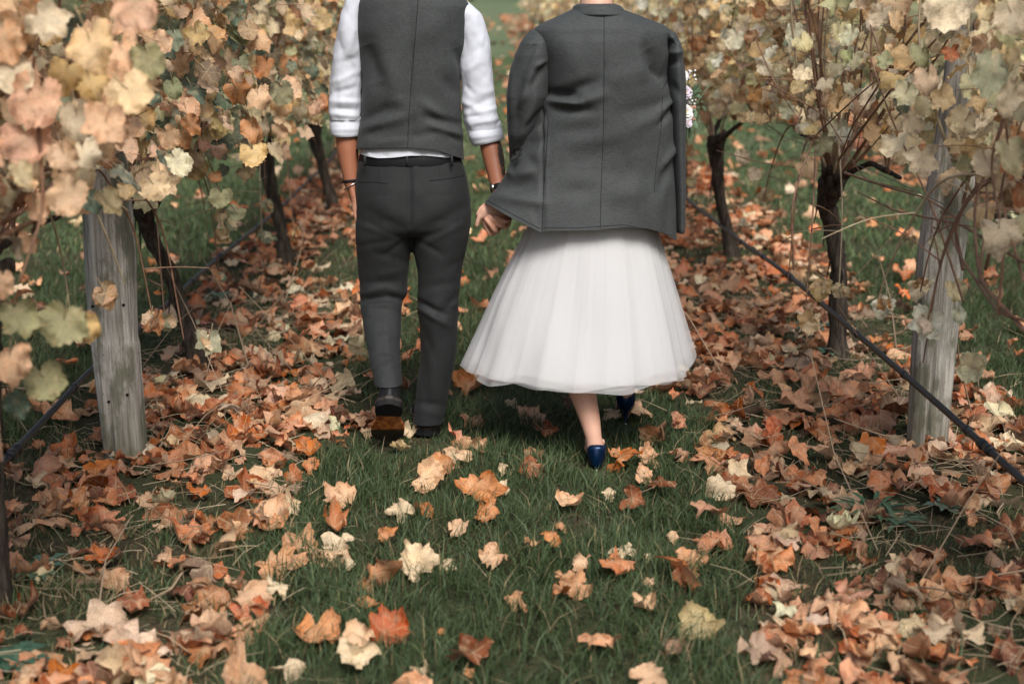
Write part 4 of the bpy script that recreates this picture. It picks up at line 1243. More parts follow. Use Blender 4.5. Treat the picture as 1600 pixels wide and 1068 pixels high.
# --- trousers
def leg_rows(rows): 
    V, F, _ = loft(rows, 48, .01, cap0=True, cap1=True); return V, F
tr_p = [leg_rows([(249, 561, 721, MY, .098), (275, 556, 729, MY, .110), (300, 554, 733, MY, .120), (330, 555, 736, MY, .122), (352, 557, 735, MY, .112), (366, 562, 730, MY, .08)]),
        leg_rows([(325, 558, 646, MY, .092), (360, 556, 646, MY, .098), (394, 557, 641, MY + .01, .086), (430, 560, 638, MY + .02, .074), (458, 563, 637, MY + .02, .068), (475, 563, 629, 4.775, .064), (500, 567, 627, 4.735, .060), (528, 571, 625.5, 4.69, .057), (569, 579, 627, 4.615, .054), (598, 585, 628, 4.565, .052)]),
        leg_rows([(325, 646, 735, MY, .092), (360, 644, 734, MY, .096), (394, 646, 728, MY, .084), (427, 652, 721, MY, .074), (478, 651, 717, MY, .068), (495, 653, 716, MY, .066), (528, 656, 715, 4.785, .062), (562, 656, 711, 4.79, .060), (596, 652, 704, 4.795, .058), (630, 648, 698, 4.80, .056), (657, 645, 692, 4.80, .055)])]
me = fuse(tr_p, .0055, 4)
me.materials.append(M['suit_dark'])
crease(me, [
    # seat and hips
    (641, 262, 641, 352, 4, -.006), (575, 330, 640, 362, 9, -.004), (735, 318, 650, 365, 10, -.005), (560, 350, 625, 372, 6, .004), (730, 345, 665, 380, 6, .004), (600, 305, 600, 345, 22, .006), (690, 305, 690, 345, 22, .006),
    (640, 370, 600, 400, 5, -.004), (648, 372, 690, 398, 5, -.004), (560, 385, 610, 376, 5, -.003),
    # left knee break
    (562, 460, 598, 450, 6, .006), (602, 451, 636, 458, 6, .005), (563, 471, 600, 464, 4, -.006), (604, 462, 634, 470, 4, -.006), (590, 474, 630, 484, 5, .0035), (572, 478, 628, 474, 4, .004), (566, 442, 630, 440, 6, -.004), (570, 500, 600, 494, 5, -.003), (575, 530, 625, 522, 6, .003), (576, 548, 622, 552, 5, -.003), (585, 575, 626, 566, 5, .003),
    (600, 480, 612, 590, 6, .0022), (590, 430, 640, 420, 7, .003), (590, 395, 640, 410, 6, -.003),
    # right leg
    (650, 470, 695, 492, 5, -.009), (652, 480, 700, 508, 5, .007), (722, 455, 690, 490, 6, -.005), (655, 500, 680, 560, 7, -.004), (720, 470, 700, 480, 5, .004), (684, 400, 672, 640, 6, .0022), (655, 520, 668, 640, 8, -.004), (655, 450, 720, 440, 7, -.003),
    (650, 640, 700, 650, 5, .002), (648, 628, 700, 634, 5, -.003), (700, 420, 730, 400, 6, -.003)], .0035, (16, 16, 9), 61, gain=1.15)
trousers = obj('trousers', me, man)
tb = bvh_of(me)
seam(tb, [(641, 258), (642, 300), (643, 350)], .0011, 'seat_seam', M['seam'], trousers)
seam(tb, [(562, 284), (580, 284), (605, 286)], .0016, 'pocket_welt', M['seam'], trousers)
seam(tb, [(672, 282), (700, 279), (724, 274)], .0016, 'pocket_welt', M['seam'], trousers)
seam(tb, [(594, 258), (593, 280)], .0008, 'dart', M['seam'], trousers, n=20)
seam(tb, [(684, 256), (688, 278)], .0008, 'dart', M['seam'], trousers, n=20)
seam(tb, [(729, 268), (735, 290), (734, 318)], .0022, 'pocket_opening', M['seam'], trousers)
# cuffs turned in: dark rims
for nm, rows in (('cuff', [(590, 583.5, 628.6, 4.576, .0535), (599, 585, 628.4, 4.564, .053)]), ('cuff', [(650, 645, 693.5, 4.80, .0565), (658, 644.6, 692.4, 4.80, .0562)])):
    rows_mesh(nm, rows, M['suit_dark'], trousers, 48, .002)
# belt
rows_mesh('belt', [(240, 563, 719, MY, .096), (242.5, 561.5, 720.5, MY, .0985), (255, 560.5, 721.5, MY, .1020), (257, 561, 721, MY, .100)], M['belt'], man, 96, .003)
for px, w in ((636, 4.5), (570, 4), (706, 4)):
    p = [at(px, y, MY - (.1035 if px == 636 else .090)) for y in (243, 251, 260)]
    V, F = tube(np.array(p), np.array([.0038, .0038, .0038]), 8, squash=.35, sqdir=(1, 0, 0), round_ends=False)
    MB().add(V, F).build('belt_loop', M['suit_dark'], trousers)

# --- shirt: body with its tail showing, rolled sleeves
def shirt_hem(x): return float(np.interp(x, [556, 562, 572, 590, 615, 640, 665, 690, 706, 717, 724], [239, 240, 243.5, 246.8, 246, 243, 243, 245.2, 247.2, 248, 248]))
shirt = rows_mesh('shirt', [(-30, 596, 690, MY, .075), (-18, 580, 700, MY, .080), (0, 570, 716, MY, .085), (60, 572, 714, MY, .085), (130, 580, 706, MY, .080), (200, 576, 708, MY, .084), (225, 566, 716, MY, .102), (246, 562, 717, MY, .1055)],
                  M['shirt'], man, 96, .005, shirt_hem, 205, [(575, 236, 580, 246, 4, .003), (600, 240, 604, 247, 5, -.003), (660, 236, 662, 246, 5, -.003), (690, 238, 690, 248, 5, .003)], .002, (25, 25, 10), 5)
# left sleeve
def fl(l): return l
sl = rows_mesh('sleeve', [(-12, 555, 590, MY, .045), (0, 541, 578, MY, .055), (15, 535, 572, MY, .060), (30, 531, 568, MY, .062), (80, 522, 567, MY + .01, .064), (120, 517, 567, MY + .02, .062), (150, 515, 566, MY + .02, .060), (170, 513, 566, MY + .02, .058), (186, 516, 564, MY + .02, .054)],
               M['shirt'], shirt, 72, .004, None, None,
               [(520, 130, 560, 112, 5, .004), (518, 146, 558, 136, 5, -.005), (517, 158, 562, 160, 5, .006), (520, 170, 560, 172, 4, -.006), (518, 178, 560, 182, 4, .005), (528, 60, 545, 100, 8, -.003), (556, 40, 540, 90, 7, .003), (548, 95, 563, 140, 6, -.004), (525, 100, 560, 90, 6, -.003), (530, 120, 536, 170, 5, .003)], .0055, (26, 26, 17), 17, cap0=True, gain=.95)
rows_mesh('rolled_cuff', [(179, 518, 562, MY + .02, .050), (182, 515.5, 564.5, MY + .02, .054), (196, 515.5, 564, MY + .02, .0545), (209, 518, 562, MY + .015, .052), (212, 521, 560.5, MY + .015, .0475), (208, 523, 559, MY + .015, .043)], M['shirt'], shirt, 72, .0015,
          None, None, [(516, 190, 563, 192, 3, -.0025), (520, 203, 561, 202, 3, .002), (540, 182, 545, 212, 4, .002)], .003, (18, 18, 12), 27) if False else None
def ring_stack(name, rows, mat, parent, folds=(), noise=0, nscale=(8, 8, 8), seed=1, m=72, sub=5, tilt=0):
    """like loft but the rows may turn back on themselves (rolled cuffs); tilt drops the right side, metres"""
    q = np.linspace(0, len(rows) - 1, (len(rows) - 1) * sub + 1); k = np.arange(len(rows))
    Lx = np.array([at(r[1], r[0], r[3]) for r in rows]); Rx = np.array([at(r[2], r[0], r[3]) for r in rows])
    f = lambda v: np.interp(q, k, v)
    cx, a, z, Y, B = f((Lx[:, 0] + Rx[:, 0]) / 2), f((Rx[:, 0] - Lx[:, 0]) / 2), f(Lx[:, 2]), f([r[3] for r in rows]), f([r[4] for r in rows])
    t = np.arange(m) * 2 * math.pi / m
    V = np.vstack([np.stack([x + aa * np.cos(t), y - b * np.sin(t), zz - tilt * np.cos(t)], -1) for x, aa, zz, y, b in zip(cx, a, z, Y, B)])
    me = mesh(name, V, grid_faces(len(q), m, True), mat)
    crease(me, folds, noise, nscale, seed)
    return obj(name, me, parent)
ring_stack('rolled_cuff', [(180, 520, 561, MY + .02, .046), (181, 516.5, 563.5, MY + .02, .052), (184, 515, 565, MY + .02, .0545), (196, 515, 564.5, MY + .02, .055), (209, 517, 562.5, MY + .015, .0525), (212, 519, 561.5, MY + .015, .050), (211, 523, 559.5, MY + .015, .044), (205, 525, 558, MY + .015, .041)],
           M['shirt'], shirt, [(516, 190, 563, 192, 3, -.0025), (520, 203, 561, 202, 3, .002), (540, 182, 545, 212, 4, .002)], .003, (18, 18, 12), 27)
sr = rows_mesh('sleeve', [(2, 700, 730, MY, .045), (14, 708, 742, MY, .055), (24, 712, 752, MY, .060), (45, 716, 760, MY, .062), (80, 719, 766, MY, .062), (110, 719, 769, MY, .062), (140, 721, 773, MY, .060), (165, 722, 776, MY, .060), (185, 725, 779, MY - .01, .056), (204, 731, 782, MY - .01, .052)],
               M['shirt'], shirt, 72, .004, None, None,
               [(722, 132, 745, 150, 5, -.004), (745, 150, 772, 140, 5, .003), (722, 158, 748, 172, 5, .006), (728, 172, 776, 150, 5, -.004), (728, 184, 752, 180, 4, -.006), (752, 176, 778, 168, 5, .006), (735, 194, 780, 186, 4, .005), (738, 60, 728, 110, 7, -.003), (755, 60, 740, 110, 8, .003), (730, 90, 755, 70, 5, -.002), (725, 115, 750, 95, 5, .003)], .0055, (26, 26, 17), 37, cap0=True, gain=.95)
ring_stack('rolled_cuff', [(197, 733, 779, MY - .01, .046), (195, 730, 782, MY - .01, .052), (199, 729.5, 783.5, MY - .01, .0545), (208, 732, 785, MY - .015, .054), (219, 737, 787, MY - .02, .050), (222, 740, 787, MY - .02, .047), (220, 743, 785, MY - .02, .042), (213, 744, 783, MY - .02, .039)],
           M['shirt'], shirt, [(732, 206, 784, 200, 3, -.0025), (738, 216, 784, 210, 3, .002)], .003, (18, 18, 12), 47, tilt=-.012)

# --- waistcoat
def vest_hem(x): return float(np.interp(x, [555, 575, 600, 640, 680, 705, 724], [233, 233, 232.5, 232.5, 236, 242, 250]))
vest = rows_mesh('waistcoat', [(-34, 598, 690, MY, .082), (-24, 580, 706, MY, .098), (-12, 566, 717, MY, .110), (0, 558, 727, MY, .117), (12, 556, 735, MY, .121), (30, 556, 734, MY, .125), (60, 558, 729, MY, .128), (95, 562, 723, MY, .126), (130, 566, 719, MY, .122),
                               (160, 565.5, 719, MY, .118), (190, 562, 721, MY, .115), (215, 559, 723, MY, .114), (236, 557, 724, MY, .115)],
                 M['suit'], man, 180, .004, vest_hem, 195,
                 [(640, -10, 641, 232, 5, -.004), (570, 70, 590, 130, 14, -.012), (600, 85, 620, 150, 16, .005), (710, 75, 725, 110, 9, -.008), (720, 60, 690, 130, 14, .003), (600, 150, 660, 175, 12, .003),
                  (568, 188, 612, 168, 9, -.006), (572, 200, 640, 180, 9, .006), (600, 200, 566, 214, 8, -.004), (660, 160, 700, 190, 8, .006), (668, 182, 722, 196, 7, -.007), (672, 196, 722, 212, 6, .006), (700, 210, 720, 222, 5, -.004),
                  (650, 60, 700, 30, 16, .003), (600, 20, 580, 60, 14, .003), (690, 120, 715, 150, 9, -.004), (640, 215, 690, 205, 8, -.003), (580, 225, 640, 218, 6, .002)], .004, (9, 9, 7), 71)
vb = bvh_of(vest.data)
seam(vb, [(654, -8), (651, 30), (646, 90), (641, 150), (638, 200), (637, 232)], .0012, 'back_seam', M['seam'], vest)
seam(vb, [(561, 231.5), (600, 231), (640, 230.8), (680, 234), (722, 248)], .0011, 'hem_stitch', M['suit_dark'], vest)

# --- shoes
def shoe(parent, O, yaxis, zaxis, L=.295, W=.052, name='shoe'):
    y = np.array(yaxis, float); y /= np.linalg.norm(y)
    z = np.array(zaxis, float); z -= y * (z @ y); z /= np.linalg.norm(z); x = np.cross(y, z)
    T = lambda P: np.array(P) @ np.array([x, y, z]) + np.array(O)
    s = (1 - np.cos(np.linspace(0, np.pi, 40))) / 2
    hw = pchip([0, .045, .15, .32, .48, .68, .82, .94, 1.0], np.array([.16, .66, .80, .70, .74, 1.0, .98, .66, .12]) * W, s)
    top = pchip([0, .05, .15, .3, .45, .6, .8, .95, 1], [.085, .094, .094, .100, .085, .060, .046, .038, .022], s)
    m = 28; th = np.arange(m) * 2 * np.pi / m
    V = []
    for k, w, h in zip(s, hw, top):
        cs, sn = np.cos(th), np.sin(th)
        xx = w * np.sign(cs) * np.abs(cs) ** .8; zz = np.where(sn > 0, sn * h, sn * .004)
        narrow = np.where(sn > 0, 1 - .20 * sn * (h > .07), 1)
        V.append(np.stack([xx * narrow, np.full(m, k * L), zz + .018], -1))
    V = np.vstack(V)
    up = MB().add(T(V), grid_faces(40, m, True, True, True)).build(name, M['leather'], parent)
    # sole with welt
    def plate(s0, s1, z0, z1, grow, nm, mat, n=60):
        ss = s0 + (s1 - s0) * (1 - np.cos(np.linspace(0, np.pi, n))) / 2; w = np.interp(ss, s, hw) + grow
        if s0 == 0: ss = ss * 1.0; ss[0] = -.012
        if s1 == 1: ss[-1] = 1.012
        ring = [(-a, b * L) for a, b in zip(w, ss)] + [(a, b * L) for a, b in zip(w[::-1], ss[::-1])]
        ring = np.array(ring); k = len(ring)
        V = np.vstack([np.hstack([ring, np.full((k, 1), zz)]) for zz in (z0, z0 + .0015, z1 - .0015, z1)])
        V[:k, :2] = ring * [.97, 1]; V[-k:, :2] = ring * [.97, 1]
        return MB().add(T(V), grid_faces(4, k, True, True, True, flip=True)).build(nm, mat, up, smooth=False)
    plate(0, 1, .008, .020, .0045, 'sole', M['sole'])
    plate(0, .27, -.012, .010, .004, 'heel', M['black'])
    return up
def sole_mat():
    m, t, b, o = new_mat('worn_wet_sole_leaf_reflection')
    tc = t.nodes.new('ShaderNodeNewGeometry'); s = t.nodes.new('ShaderNodeSeparateXYZ'); t.links.new(tc.outputs['Position'], s.inputs[0])
    n = noise_tex(t, 55, 4, .7); n2 = noise_tex(t, 18, 3, .6)
    zz = mth(t, 'MULTIPLY_ADD', n2, .022, s.outputs[2])
    arch = mth(t, 'MULTIPLY', ramp(t, zz, .100, .112), mth(t, 'SUBTRACT', 1, ramp(t, zz, .165, .178)))
    k = mixc(t, ramp(t, n, .35, .65), (.012, .009, .007), (.035, .026, .018))
    red = mixc(t, ramp(t, n, .35, .65), (.20, .035, .008), (.62, .22, .05))  # orange reflection of the wet leaves, painted into the sole colour
    t.links.new(mixc(t, arch, k, red), b.inputs['Base Color']); b.inputs['Roughness'].default_value = .42
    bump(t, b, n, .5, .002)
    return m
M['sole'] = sole_mat()
# lifted left foot: toe on the grass, sole to the camera
toe = gnd(604, 704, .012)
hp = at(608, 627, 4.475)
ya = toe - hp + np.array([0, 0.03, 0.015]); 
zx = np.cross(np.array([1.0, 0.02, 0]), ya)
shoe(man, hp, ya, zx, L=float(np.linalg.norm(ya)) / 1.01)
shoe(man, np.array(gnd(667, 693, 0)) + [0, .035, .030], (-.06, 1, .0), (0, 0, 1))
# sock / heel tab between cuff and shoe
V, F = tube(np.array([at(606, 585, 4.58), at(607, 603, 4.55), at(608, 615, 4.54)]), np.array([.028, .028, .024]), 16, step=.01); MB().add(V, F).build('sock', M['black'], man)

# --- wrist things
def band(c, axis, r, w, th, name, mat, parent, squash=1.0):
    c = np.array(c); a = np.array(axis, float); a /= np.linalg.norm(a)
    u = np.cross(a, [0, 1, 0]); u /= np.linalg.norm(u); v = np.cross(a, u)
    m = 32; t = np.arange(m) * 2 * np.pi / m; V = []
    for rr, h in ((r, -w / 2), (r + th, -w / 2), (r + th * 1.2, 0), (r + th, w / 2), (r, w / 2)):
        V.append(c + a * h + rr * (np.cos(t)[:, None] * u + squash * np.sin(t)[:, None] * v))
    return MB().add(np.vstack(V), grid_faces(5, m, True)).build(name, mat, parent)
ax = wrL - elL
band(at(548.5, 283, MY - .005), ax, .0255, .010, .004, 'braided_bracelet', M['black'], man)
band(at(549, 290, MY - .01), ax + np.array([.10, .0, .03]), .0275, .003, .002, 'silver_bangle', M['metal'], man)
ax = wrR - elR
band(at(780, 293, 4.703), ax, .027, .016, .003, 'watch_strap', M['leather'], man)
c = at(769.5, 293, 4.69)
V, F = tube(np.array([c + [.006, 0, .001], c + [-.004, 0, -.001]]), np.array([.0155, .014]), 20, round_ends=False)
wt_ = MB().add(V, F).build('watch_case', M['metal'], man)
V, F = tube(np.array([c + [-.0045, 0, -.001], c + [-.0058, 0, -.0012]]), np.array([.0125, .012]), 20, round_ends=False); MB().add(V, F).build('watch_face', M['black'], wt_)

# ============ the woman in the draped jacket and white skirt
WY = 4.62
woman = thing('person', (.27, WY, 0), 'person in an oversized grey jacket over a white tulle skirt, stepping in blue heels', 'person')
hw_ = at(930, -66, WY + .03)
P = head_pieces(hw_, .95)
knL = at(893, 540, 4.62)
wrW = at(806, 322, 4.62)
P += [tube(np.array([hw_ + [0, -.01, -.07], at(932, 20, WY)]), np.array([.046, .055]), 16, step=.02),
      tube(np.array([at(935, 70, WY), at(938, 180, WY), at(940, 260, WY), at(940, 330, WY)]), np.array([.10, .085, .09, .11]), 24, squash=.8, step=.03),
      tube(np.array([at(868, 62, WY), at(1008, 62, WY)]), np.array([.04, .04]), 14, step=.02),
      # left arm back to the joined hands, right arm up to the flowers
      tube(np.array([at(866, 70, WY), at(852, 150, WY), at(838, 225, 4.66), at(820, 280, 4.65), wrW]), np.array([.042, .038, .034, .029, .021]), 14, step=.012),
      tube(np.array([at(1010, 70, WY), at(1030, 140, WY + .03), at(1035, 215, WY + .06), at(1052, 190, WY + .22), at(1064, 178, WY + .26)]), np.array([.042, .038, .032, .026, .022]), 14, step=.012),
      # legs
      tube(np.array([at(905, 360, WY), knL, at(899, 580, 4.56), at(912, 618, 4.52), at(922, 655, 4.485), at(928, 685, 4.46), at(930, 700, 4.46)]), np.array([.075, .050, .046, .043, .034, .0262, .029]), 18, step=.012),
      tube(np.array([at(985, 360, WY), at(985, 480, 4.85), at(980, 570, 4.92), at(978, 622, 4.97)]), np.array([.075, .050, .040, .029]), 16, step=.015)]
# near foot inside the pump
ft = at(930, 703, 4.46)
P += [tube(np.array([ft, ft + [.0, .05, -.012], ft + [.0, .12, -.030], ft + [0, .18, -.038]]), np.array([.029, .030, .030, .024]), 14, squash=.8, step=.01), ellipsoid(ft + [0, -.010, .0], (.025, .025, .026)),
      ellipsoid(ft + [.024, .020, .022], (.010, .012, .012)), ellipsoid(ft + [-.024, .022, .026], (.010, .012, .012)),
      tube(np.array([ft + [0, -.020, .0], at(927, 672, 4.452), at(918, 640, 4.49)]), np.array([.012, .0095, .012]), 10, step=.008)]
ff = at(978, 622, 4.97)
P += [tube(np.array([ff, ff + [.0, .05, -.03], ff + [.0, .12, -.07], ff + [0, .17, -.08]]), np.array([.028, .029, .029, .022]), 14, squash=.8, step=.01)]
# her left hand: wrist hidden by the jacket, back of the hand to the camera
P += [tube(np.array([wrW, at(793, 324, 4.612), at(774, 328, 4.603), at(764, 332, 4.600)]), np.array([.021, .026, .034, .030]), 14, squash=.5, sqdir=(0, 0, 1), step=.005),
      finger([at(768, 322, 4.603), at(758, 324, 4.600), at(751, 331, 4.600), at(746, 334, 4.605)], .0090, .0066),
      finger([at(763, 328, 4.600), at(753, 335, 4.597), at(747, 343, 4.600), at(745, 352, 4.603)], .0092, .0072),
      finger([at(762, 335, 4.602), at(757, 345, 4.608), at(758, 356, 4.622), at(764, 360, 4.640)], .0088, .0070),
      finger([at(768, 338, 4.604), at(765, 350, 4.614), at(768, 358, 4.630), at(774, 360, 4.645)], .0084, .0066),
      finger([at(784, 320, 4.618), at(774, 316, 4.640), at(766, 322, 4.658), at(762, 330, 4.668)], .0100, .0080)]
# right hand round the stems
h0 = at(1064, 178, WY + .26)
for k in range(4):
    z = .022 - .015 * k
    P.append(finger([h0 + [0, -.012, z], h0 + [.030, -.020, z], h0 + [.048, .006, z], h0 + [.040, .030, z], h0 + [.022, .034, z]], .0085, .0068))
P.append(ellipsoid(h0 + [.012, .0, .0], (.022, .030, .036)))
P.append(finger([h0 + [.0, .015, .03], h0 + [.01, .035, .045], h0 + [.03, .042, .05]], .010, .008))
me = fuse(P, .0042, 3)
me.materials.append(M['skin_w'])
def w_tone(V, c):
    X, Y, Z = proj(V)
    h = np.clip((700 - Y) / 120, 0, 1) * (Y > 560)      # ruddier calf
    c[:, 1] = 1 - .16 * h; c[:, 2] = 1 - .24 * h; c[:, 0] = 1 - .04 * h
col_attr(me, w_tone)
wbody = obj('body', me, woman)
face_bits(hw_, .95, wbody, M['hair'], True)

# --- skirt: lining and three floating layers of tulle
def fabric(name, c, alpha, transl, stripes=0):
    m, t, b, o = new_mat(name)
    n = noise_tex(t, 900, 2, .5); n2 = noise_tex(t, 1, 3, .5, (30, 30, 2))
    b.inputs['Base Color'].default_value = c + (1,); b.inputs['Roughness'].default_value = .65; b.inputs['Specular IOR Level'].default_value = .25
    bump(t, b, mth(t, 'MULTIPLY_ADD', n2, 2, n), .15, .001)
    last = b.outputs[0]
    if transl:
        tr = t.nodes.new('ShaderNodeBsdfTranslucent'); tr.inputs[0].default_value = c + (1,)
        mx = t.nodes.new('ShaderNodeMixShader'); mx.inputs[0].default_value = transl
        t.links.new(last, mx.inputs[1]); t.links.new(tr.outputs[0], mx.inputs[2]); last = mx.outputs[0]
    if alpha < 1:
        tp = t.nodes.new('ShaderNodeBsdfTransparent'); mx = t.nodes.new('ShaderNodeMixShader'); mx.inputs[0].default_value = alpha
        t.links.new(tp.outputs[0], mx.inputs[1]); t.links.new(last, mx.inputs[2]); last = mx.outputs[0]
    t.links.new(last, o.inputs[0])
    return m
M['satin'] = fabric('ivory_lining', (.76, .76, .765), 1, .10)
M['tulle'] = fabric('ivory_tulle', (.78, .78, .785), .42, .30)
SC = at(930, 300, WY)
def skirt_layer(name, mat, parent, grow, zoff, seed, amp, edge=0.0, pleats=11):
    r = np.random.default_rng(seed)
    n, m = 110, 560
    t = np.linspace(0, 1, n); th = np.arange(m) * 2 * np.pi / m         # th=0 -> +x, pi/2 -> towards the camera
    z_top = SC[2] + .02
    zh = .288 + zoff
    lx, rx = at(724, 566, WY)[0], at(1085, 560, WY)[0]
    V = np.zeros((n, m, 3))
    r0_ = np.random.default_rng(4)
    ph = [(2 * int(5 * k), r0_.uniform(0, 6.28), r0_.uniform(.6, 1) / k ** 1.0) for k in (1, 1.6, 2.5)]
    fold = sum(a * (1.5 - 2.4 * np.abs(np.sin((f * th + p + .5 * np.sin(3 * th + p)) / 2))) for f, p, a in ph if f % 2 == 0 or True) / 2.0
    soft = sum(a * np.cos(int(f) * th + p) for f, p, a in ph[:2]) / 1.4
    hemz = .006 * np.cos(5 * th + seed) + .006 * np.cos(9 * th + 2 * seed)  + edge * np.cos(23 * th)
    # the swing of the step: right side kicks up and out behind, the middle back drops over the calf
    ang = lambda a0, w: np.exp(-((np.angle(np.exp(1j * (th - a0)))) / w) ** 2)
    hemz = hemz + .046 * ang(-.12, .28) - .006 * ang(1.45, .30) + .006 * ang(2.2, .3) + .020 * ang(3.14, .22)
    kick = 1 + .06 * ang(-.2, .22) + .02 * ang(3.2, .25)
    for i, k in enumerate(t):
        kk = k ** .97
        cx = (1 - kk) * SC[0] + kk * (lx + rx) / 2 
        rx_ = (1 - kk) * .160 + kk * ((rx - lx) / 2 * .935)
        ry_ = (1 - kk) * .110 + kk * .262
        bell = 1 + .02 * math.sin(math.pi * k)
        fa = amp * (.12 + .88 * k ** 1.1)
        rr = (bell + 0 * th) * (1 + (kick - 1) * k ** 3) + grow * (0.3 + k)
        fo = fold * (.35 + .65 * k) + soft * (1 - k) * .4
        fo = fo + .13 * np.cos(47 * th + 2 * np.sin(4 * th)) * (1 - k) ** 1.2 + .05 * np.cos(83 * th) * (1 - k)
        V[i, :, 0] = cx + np.cos(th) * (rx_ * rr + fa * fo)
        V[i, :, 1] = WY - np.sin(th) * (ry_ * rr + fa * fo)
        V[i, :, 2] = z_top + (zh + hemz - z_top) * k
    V = V.reshape(-1, 3)
    d = fbm(V * np.array([7, 7, 2.2]), 73, 2) * .010
    V[:, 0] += d; V[:, 1] += d
    return obj(name, mesh(name, V, np.array(grid_faces(n, m, True)), mat), parent)
skirt = skirt_layer('skirt', M['satin'], woman, -.045, .024, 3, .010)
V, F = tube(np.array([[0, 0, 0], [1, 0, 0]]), .001, 4)
skirt_layer('tulle_layer', M['tulle'], skirt, -.016, .006, 5, .011, .0006, 10)
skirt_layer('tulle_layer', M['tulle'], skirt, .010, .000, 9, .013, .001, 12)
skirt_layer('tulle_layer', M['tulle'], skirt, .024, .012, 13, .016, .001, 12)

# --- jacket
def jk_hem(x): return float(np.interp(x, [752, 757, 800, 845, 849, 880, 930, 975, 1010, 1040, 1056], [311, 316, 341, 363, 361, 361, 360, 355.5, 357, 366, 376]))
jrows = [(10, 905, 960, WY, .060), (14, 896, 972, WY, .078), (20, 884, 988, WY, .095), (30, 862, 1014, WY, .112), (38, 846, 1034, WY, .122), (44, 836, 1044, WY, .128), (52, 833, 1050, WY, .132), (65, 836, 1048, WY, .140), (100, 846, 1046, WY, .148), (140, 850, 1048, WY, .150),
         (165, 842, 1050, WY, .150), (190, 830, 1052, WY, .150), (220, 816, 1053, WY, .150), (245, 803, 1054, WY, .152), (262, 798, 1054, WY, .154), (290, 792, 1055, WY, .166), (325, 777, 1056, WY, .182), (362, 757, 1057, WY, .200)]
jacket = rows_mesh('jacket', jrows, M['suit'], woman, 230, .0042, jk_hem, 215, [
    # between the shoulder blades and under the arms
    (1010, 78, 1042, 128, 13, -.016), (1020, 105, 1045, 128, 8, -.010), (1000, 60, 1006, 120, 9, .006), (1045, 80, 1048, 110, 5, .006),
    (856, 146, 900, 150, 7, -.014), (870, 150, 930, 128, 9, -.010), (860, 158, 905, 163, 6, .014), (900, 163, 945, 148, 9, .008), (870, 172, 925, 172, 8, -.009), (870, 60, 900, 110, 20, .004), (945, 130, 1010, 110, 16, .004),
    # side panel of the flared left front
    (845, 160, 815, 205, 6, .008), (850, 175, 822, 215, 5, -.008), (845, 195, 815, 225, 6, .006), (850, 215, 812, 240, 7, -.006),
    # long soft horizontals across the back
    (865, 208, 930, 200, 12, -.004), (880, 226, 1000, 206, 13, .003), (880, 250, 960, 240, 14, -.003), (870, 275, 1000, 300, 16, .0025), (970, 178, 1048, 160, 12, -.005), (990, 200, 1050, 172, 9, .0035), (880, 300, 930, 292, 14, -.005), (940, 310, 1010, 300, 15, .004),
    # right side: pull towards the vent
    (1052, 155, 1030, 175, 5, .009), (1052, 168, 1032, 195, 5, -.009), (1056, 228, 1036, 262, 6, .010), (1052, 245, 1030, 300, 8, -.008), (1025, 300, 1030, 355, 9, .005), (1045, 300, 1046, 360, 6, -.006), (1000, 250, 985, 350, 12, .004),
    # the swept flap over the joined arms
    (780, 296, 840, 284, 14, -.009), (790, 276, 840, 268, 9, .006), (800, 300, 850, 262, 7, -.004), (770, 305, 850, 318, 9, .009), (795, 262, 800, 275, 5, .004), (820, 240, 840, 265, 10, -.005), (838, 320, 842, 355, 7, -.004),
    # vent edge and centre seam
    (846, 150, 849, 360, 2.6, -.006), (852, 150, 853, 360, 2.6, .003), (943, 20, 940, 358, 2.2, -.0015), (1046, 55, 1044, 130, 3, -.005)],
    .0038, (8, 8, 7), 83, gain=1.5)
jb = bvh_of(jacket.data)
seam(jb, [(944, 22), (944, 100), (943, 200), (939, 300), (938, 357)], .0010, 'back_seam', M['seam'], jacket)
seam(jb, [(852, 150), (857, 190), (853, 250), (849, 310), (847, 360)], .0016, 'side_vent', M['seam'], jacket)
seam(jb, [(1035, 150), (1033, 200), (1025, 260), (1022, 300)], .0009, 'side_seam', M['seam'], jacket)
seam(jb, [(1046, 56), (1044, 90), (1042, 125), (1035, 140)], .0014, 'armhole_seam', M['seam'], jacket)
seam(jb, [(840, 54), (850, 80), (855, 110), (856, 140)], .0014, 'armhole_seam', M['seam'], jacket)
seam(jb, [(762, 313), (800, 334), (843, 357)], .0010, 'hem_stitch', M['suit_dark'], jacket)
seam(jb, [(850, 356), (900, 356), (975, 351), (1050, 368)], .0010, 'hem_stitch', M['suit_dark'], jacket)
# dark lining just inside the hem
rows_mesh('lining', [(r[0], r[1] + 12, r[2] - 10, r[3], r[4] - .034) for r in jrows[9:]], M['lining'], jacket, 96, .01, lambda x: jk_hem(x) - 2, 215)
# collar: stand and fall
ring_stack('collar', [(9, 909, 952, WY + .01, .058), (6, 906, 956, WY + .005, .064), (7, 901, 962, WY, .076), (10, 896, 970, WY, .088), (18, 893, 978, WY, .100), (23, 890, 984, WY, .108), (24, 892, 982, WY, .100)], M['suit'], jacket, [(900, 20, 975, 22, 4, .002)], .002, (12, 12, 12), 5, m=110)
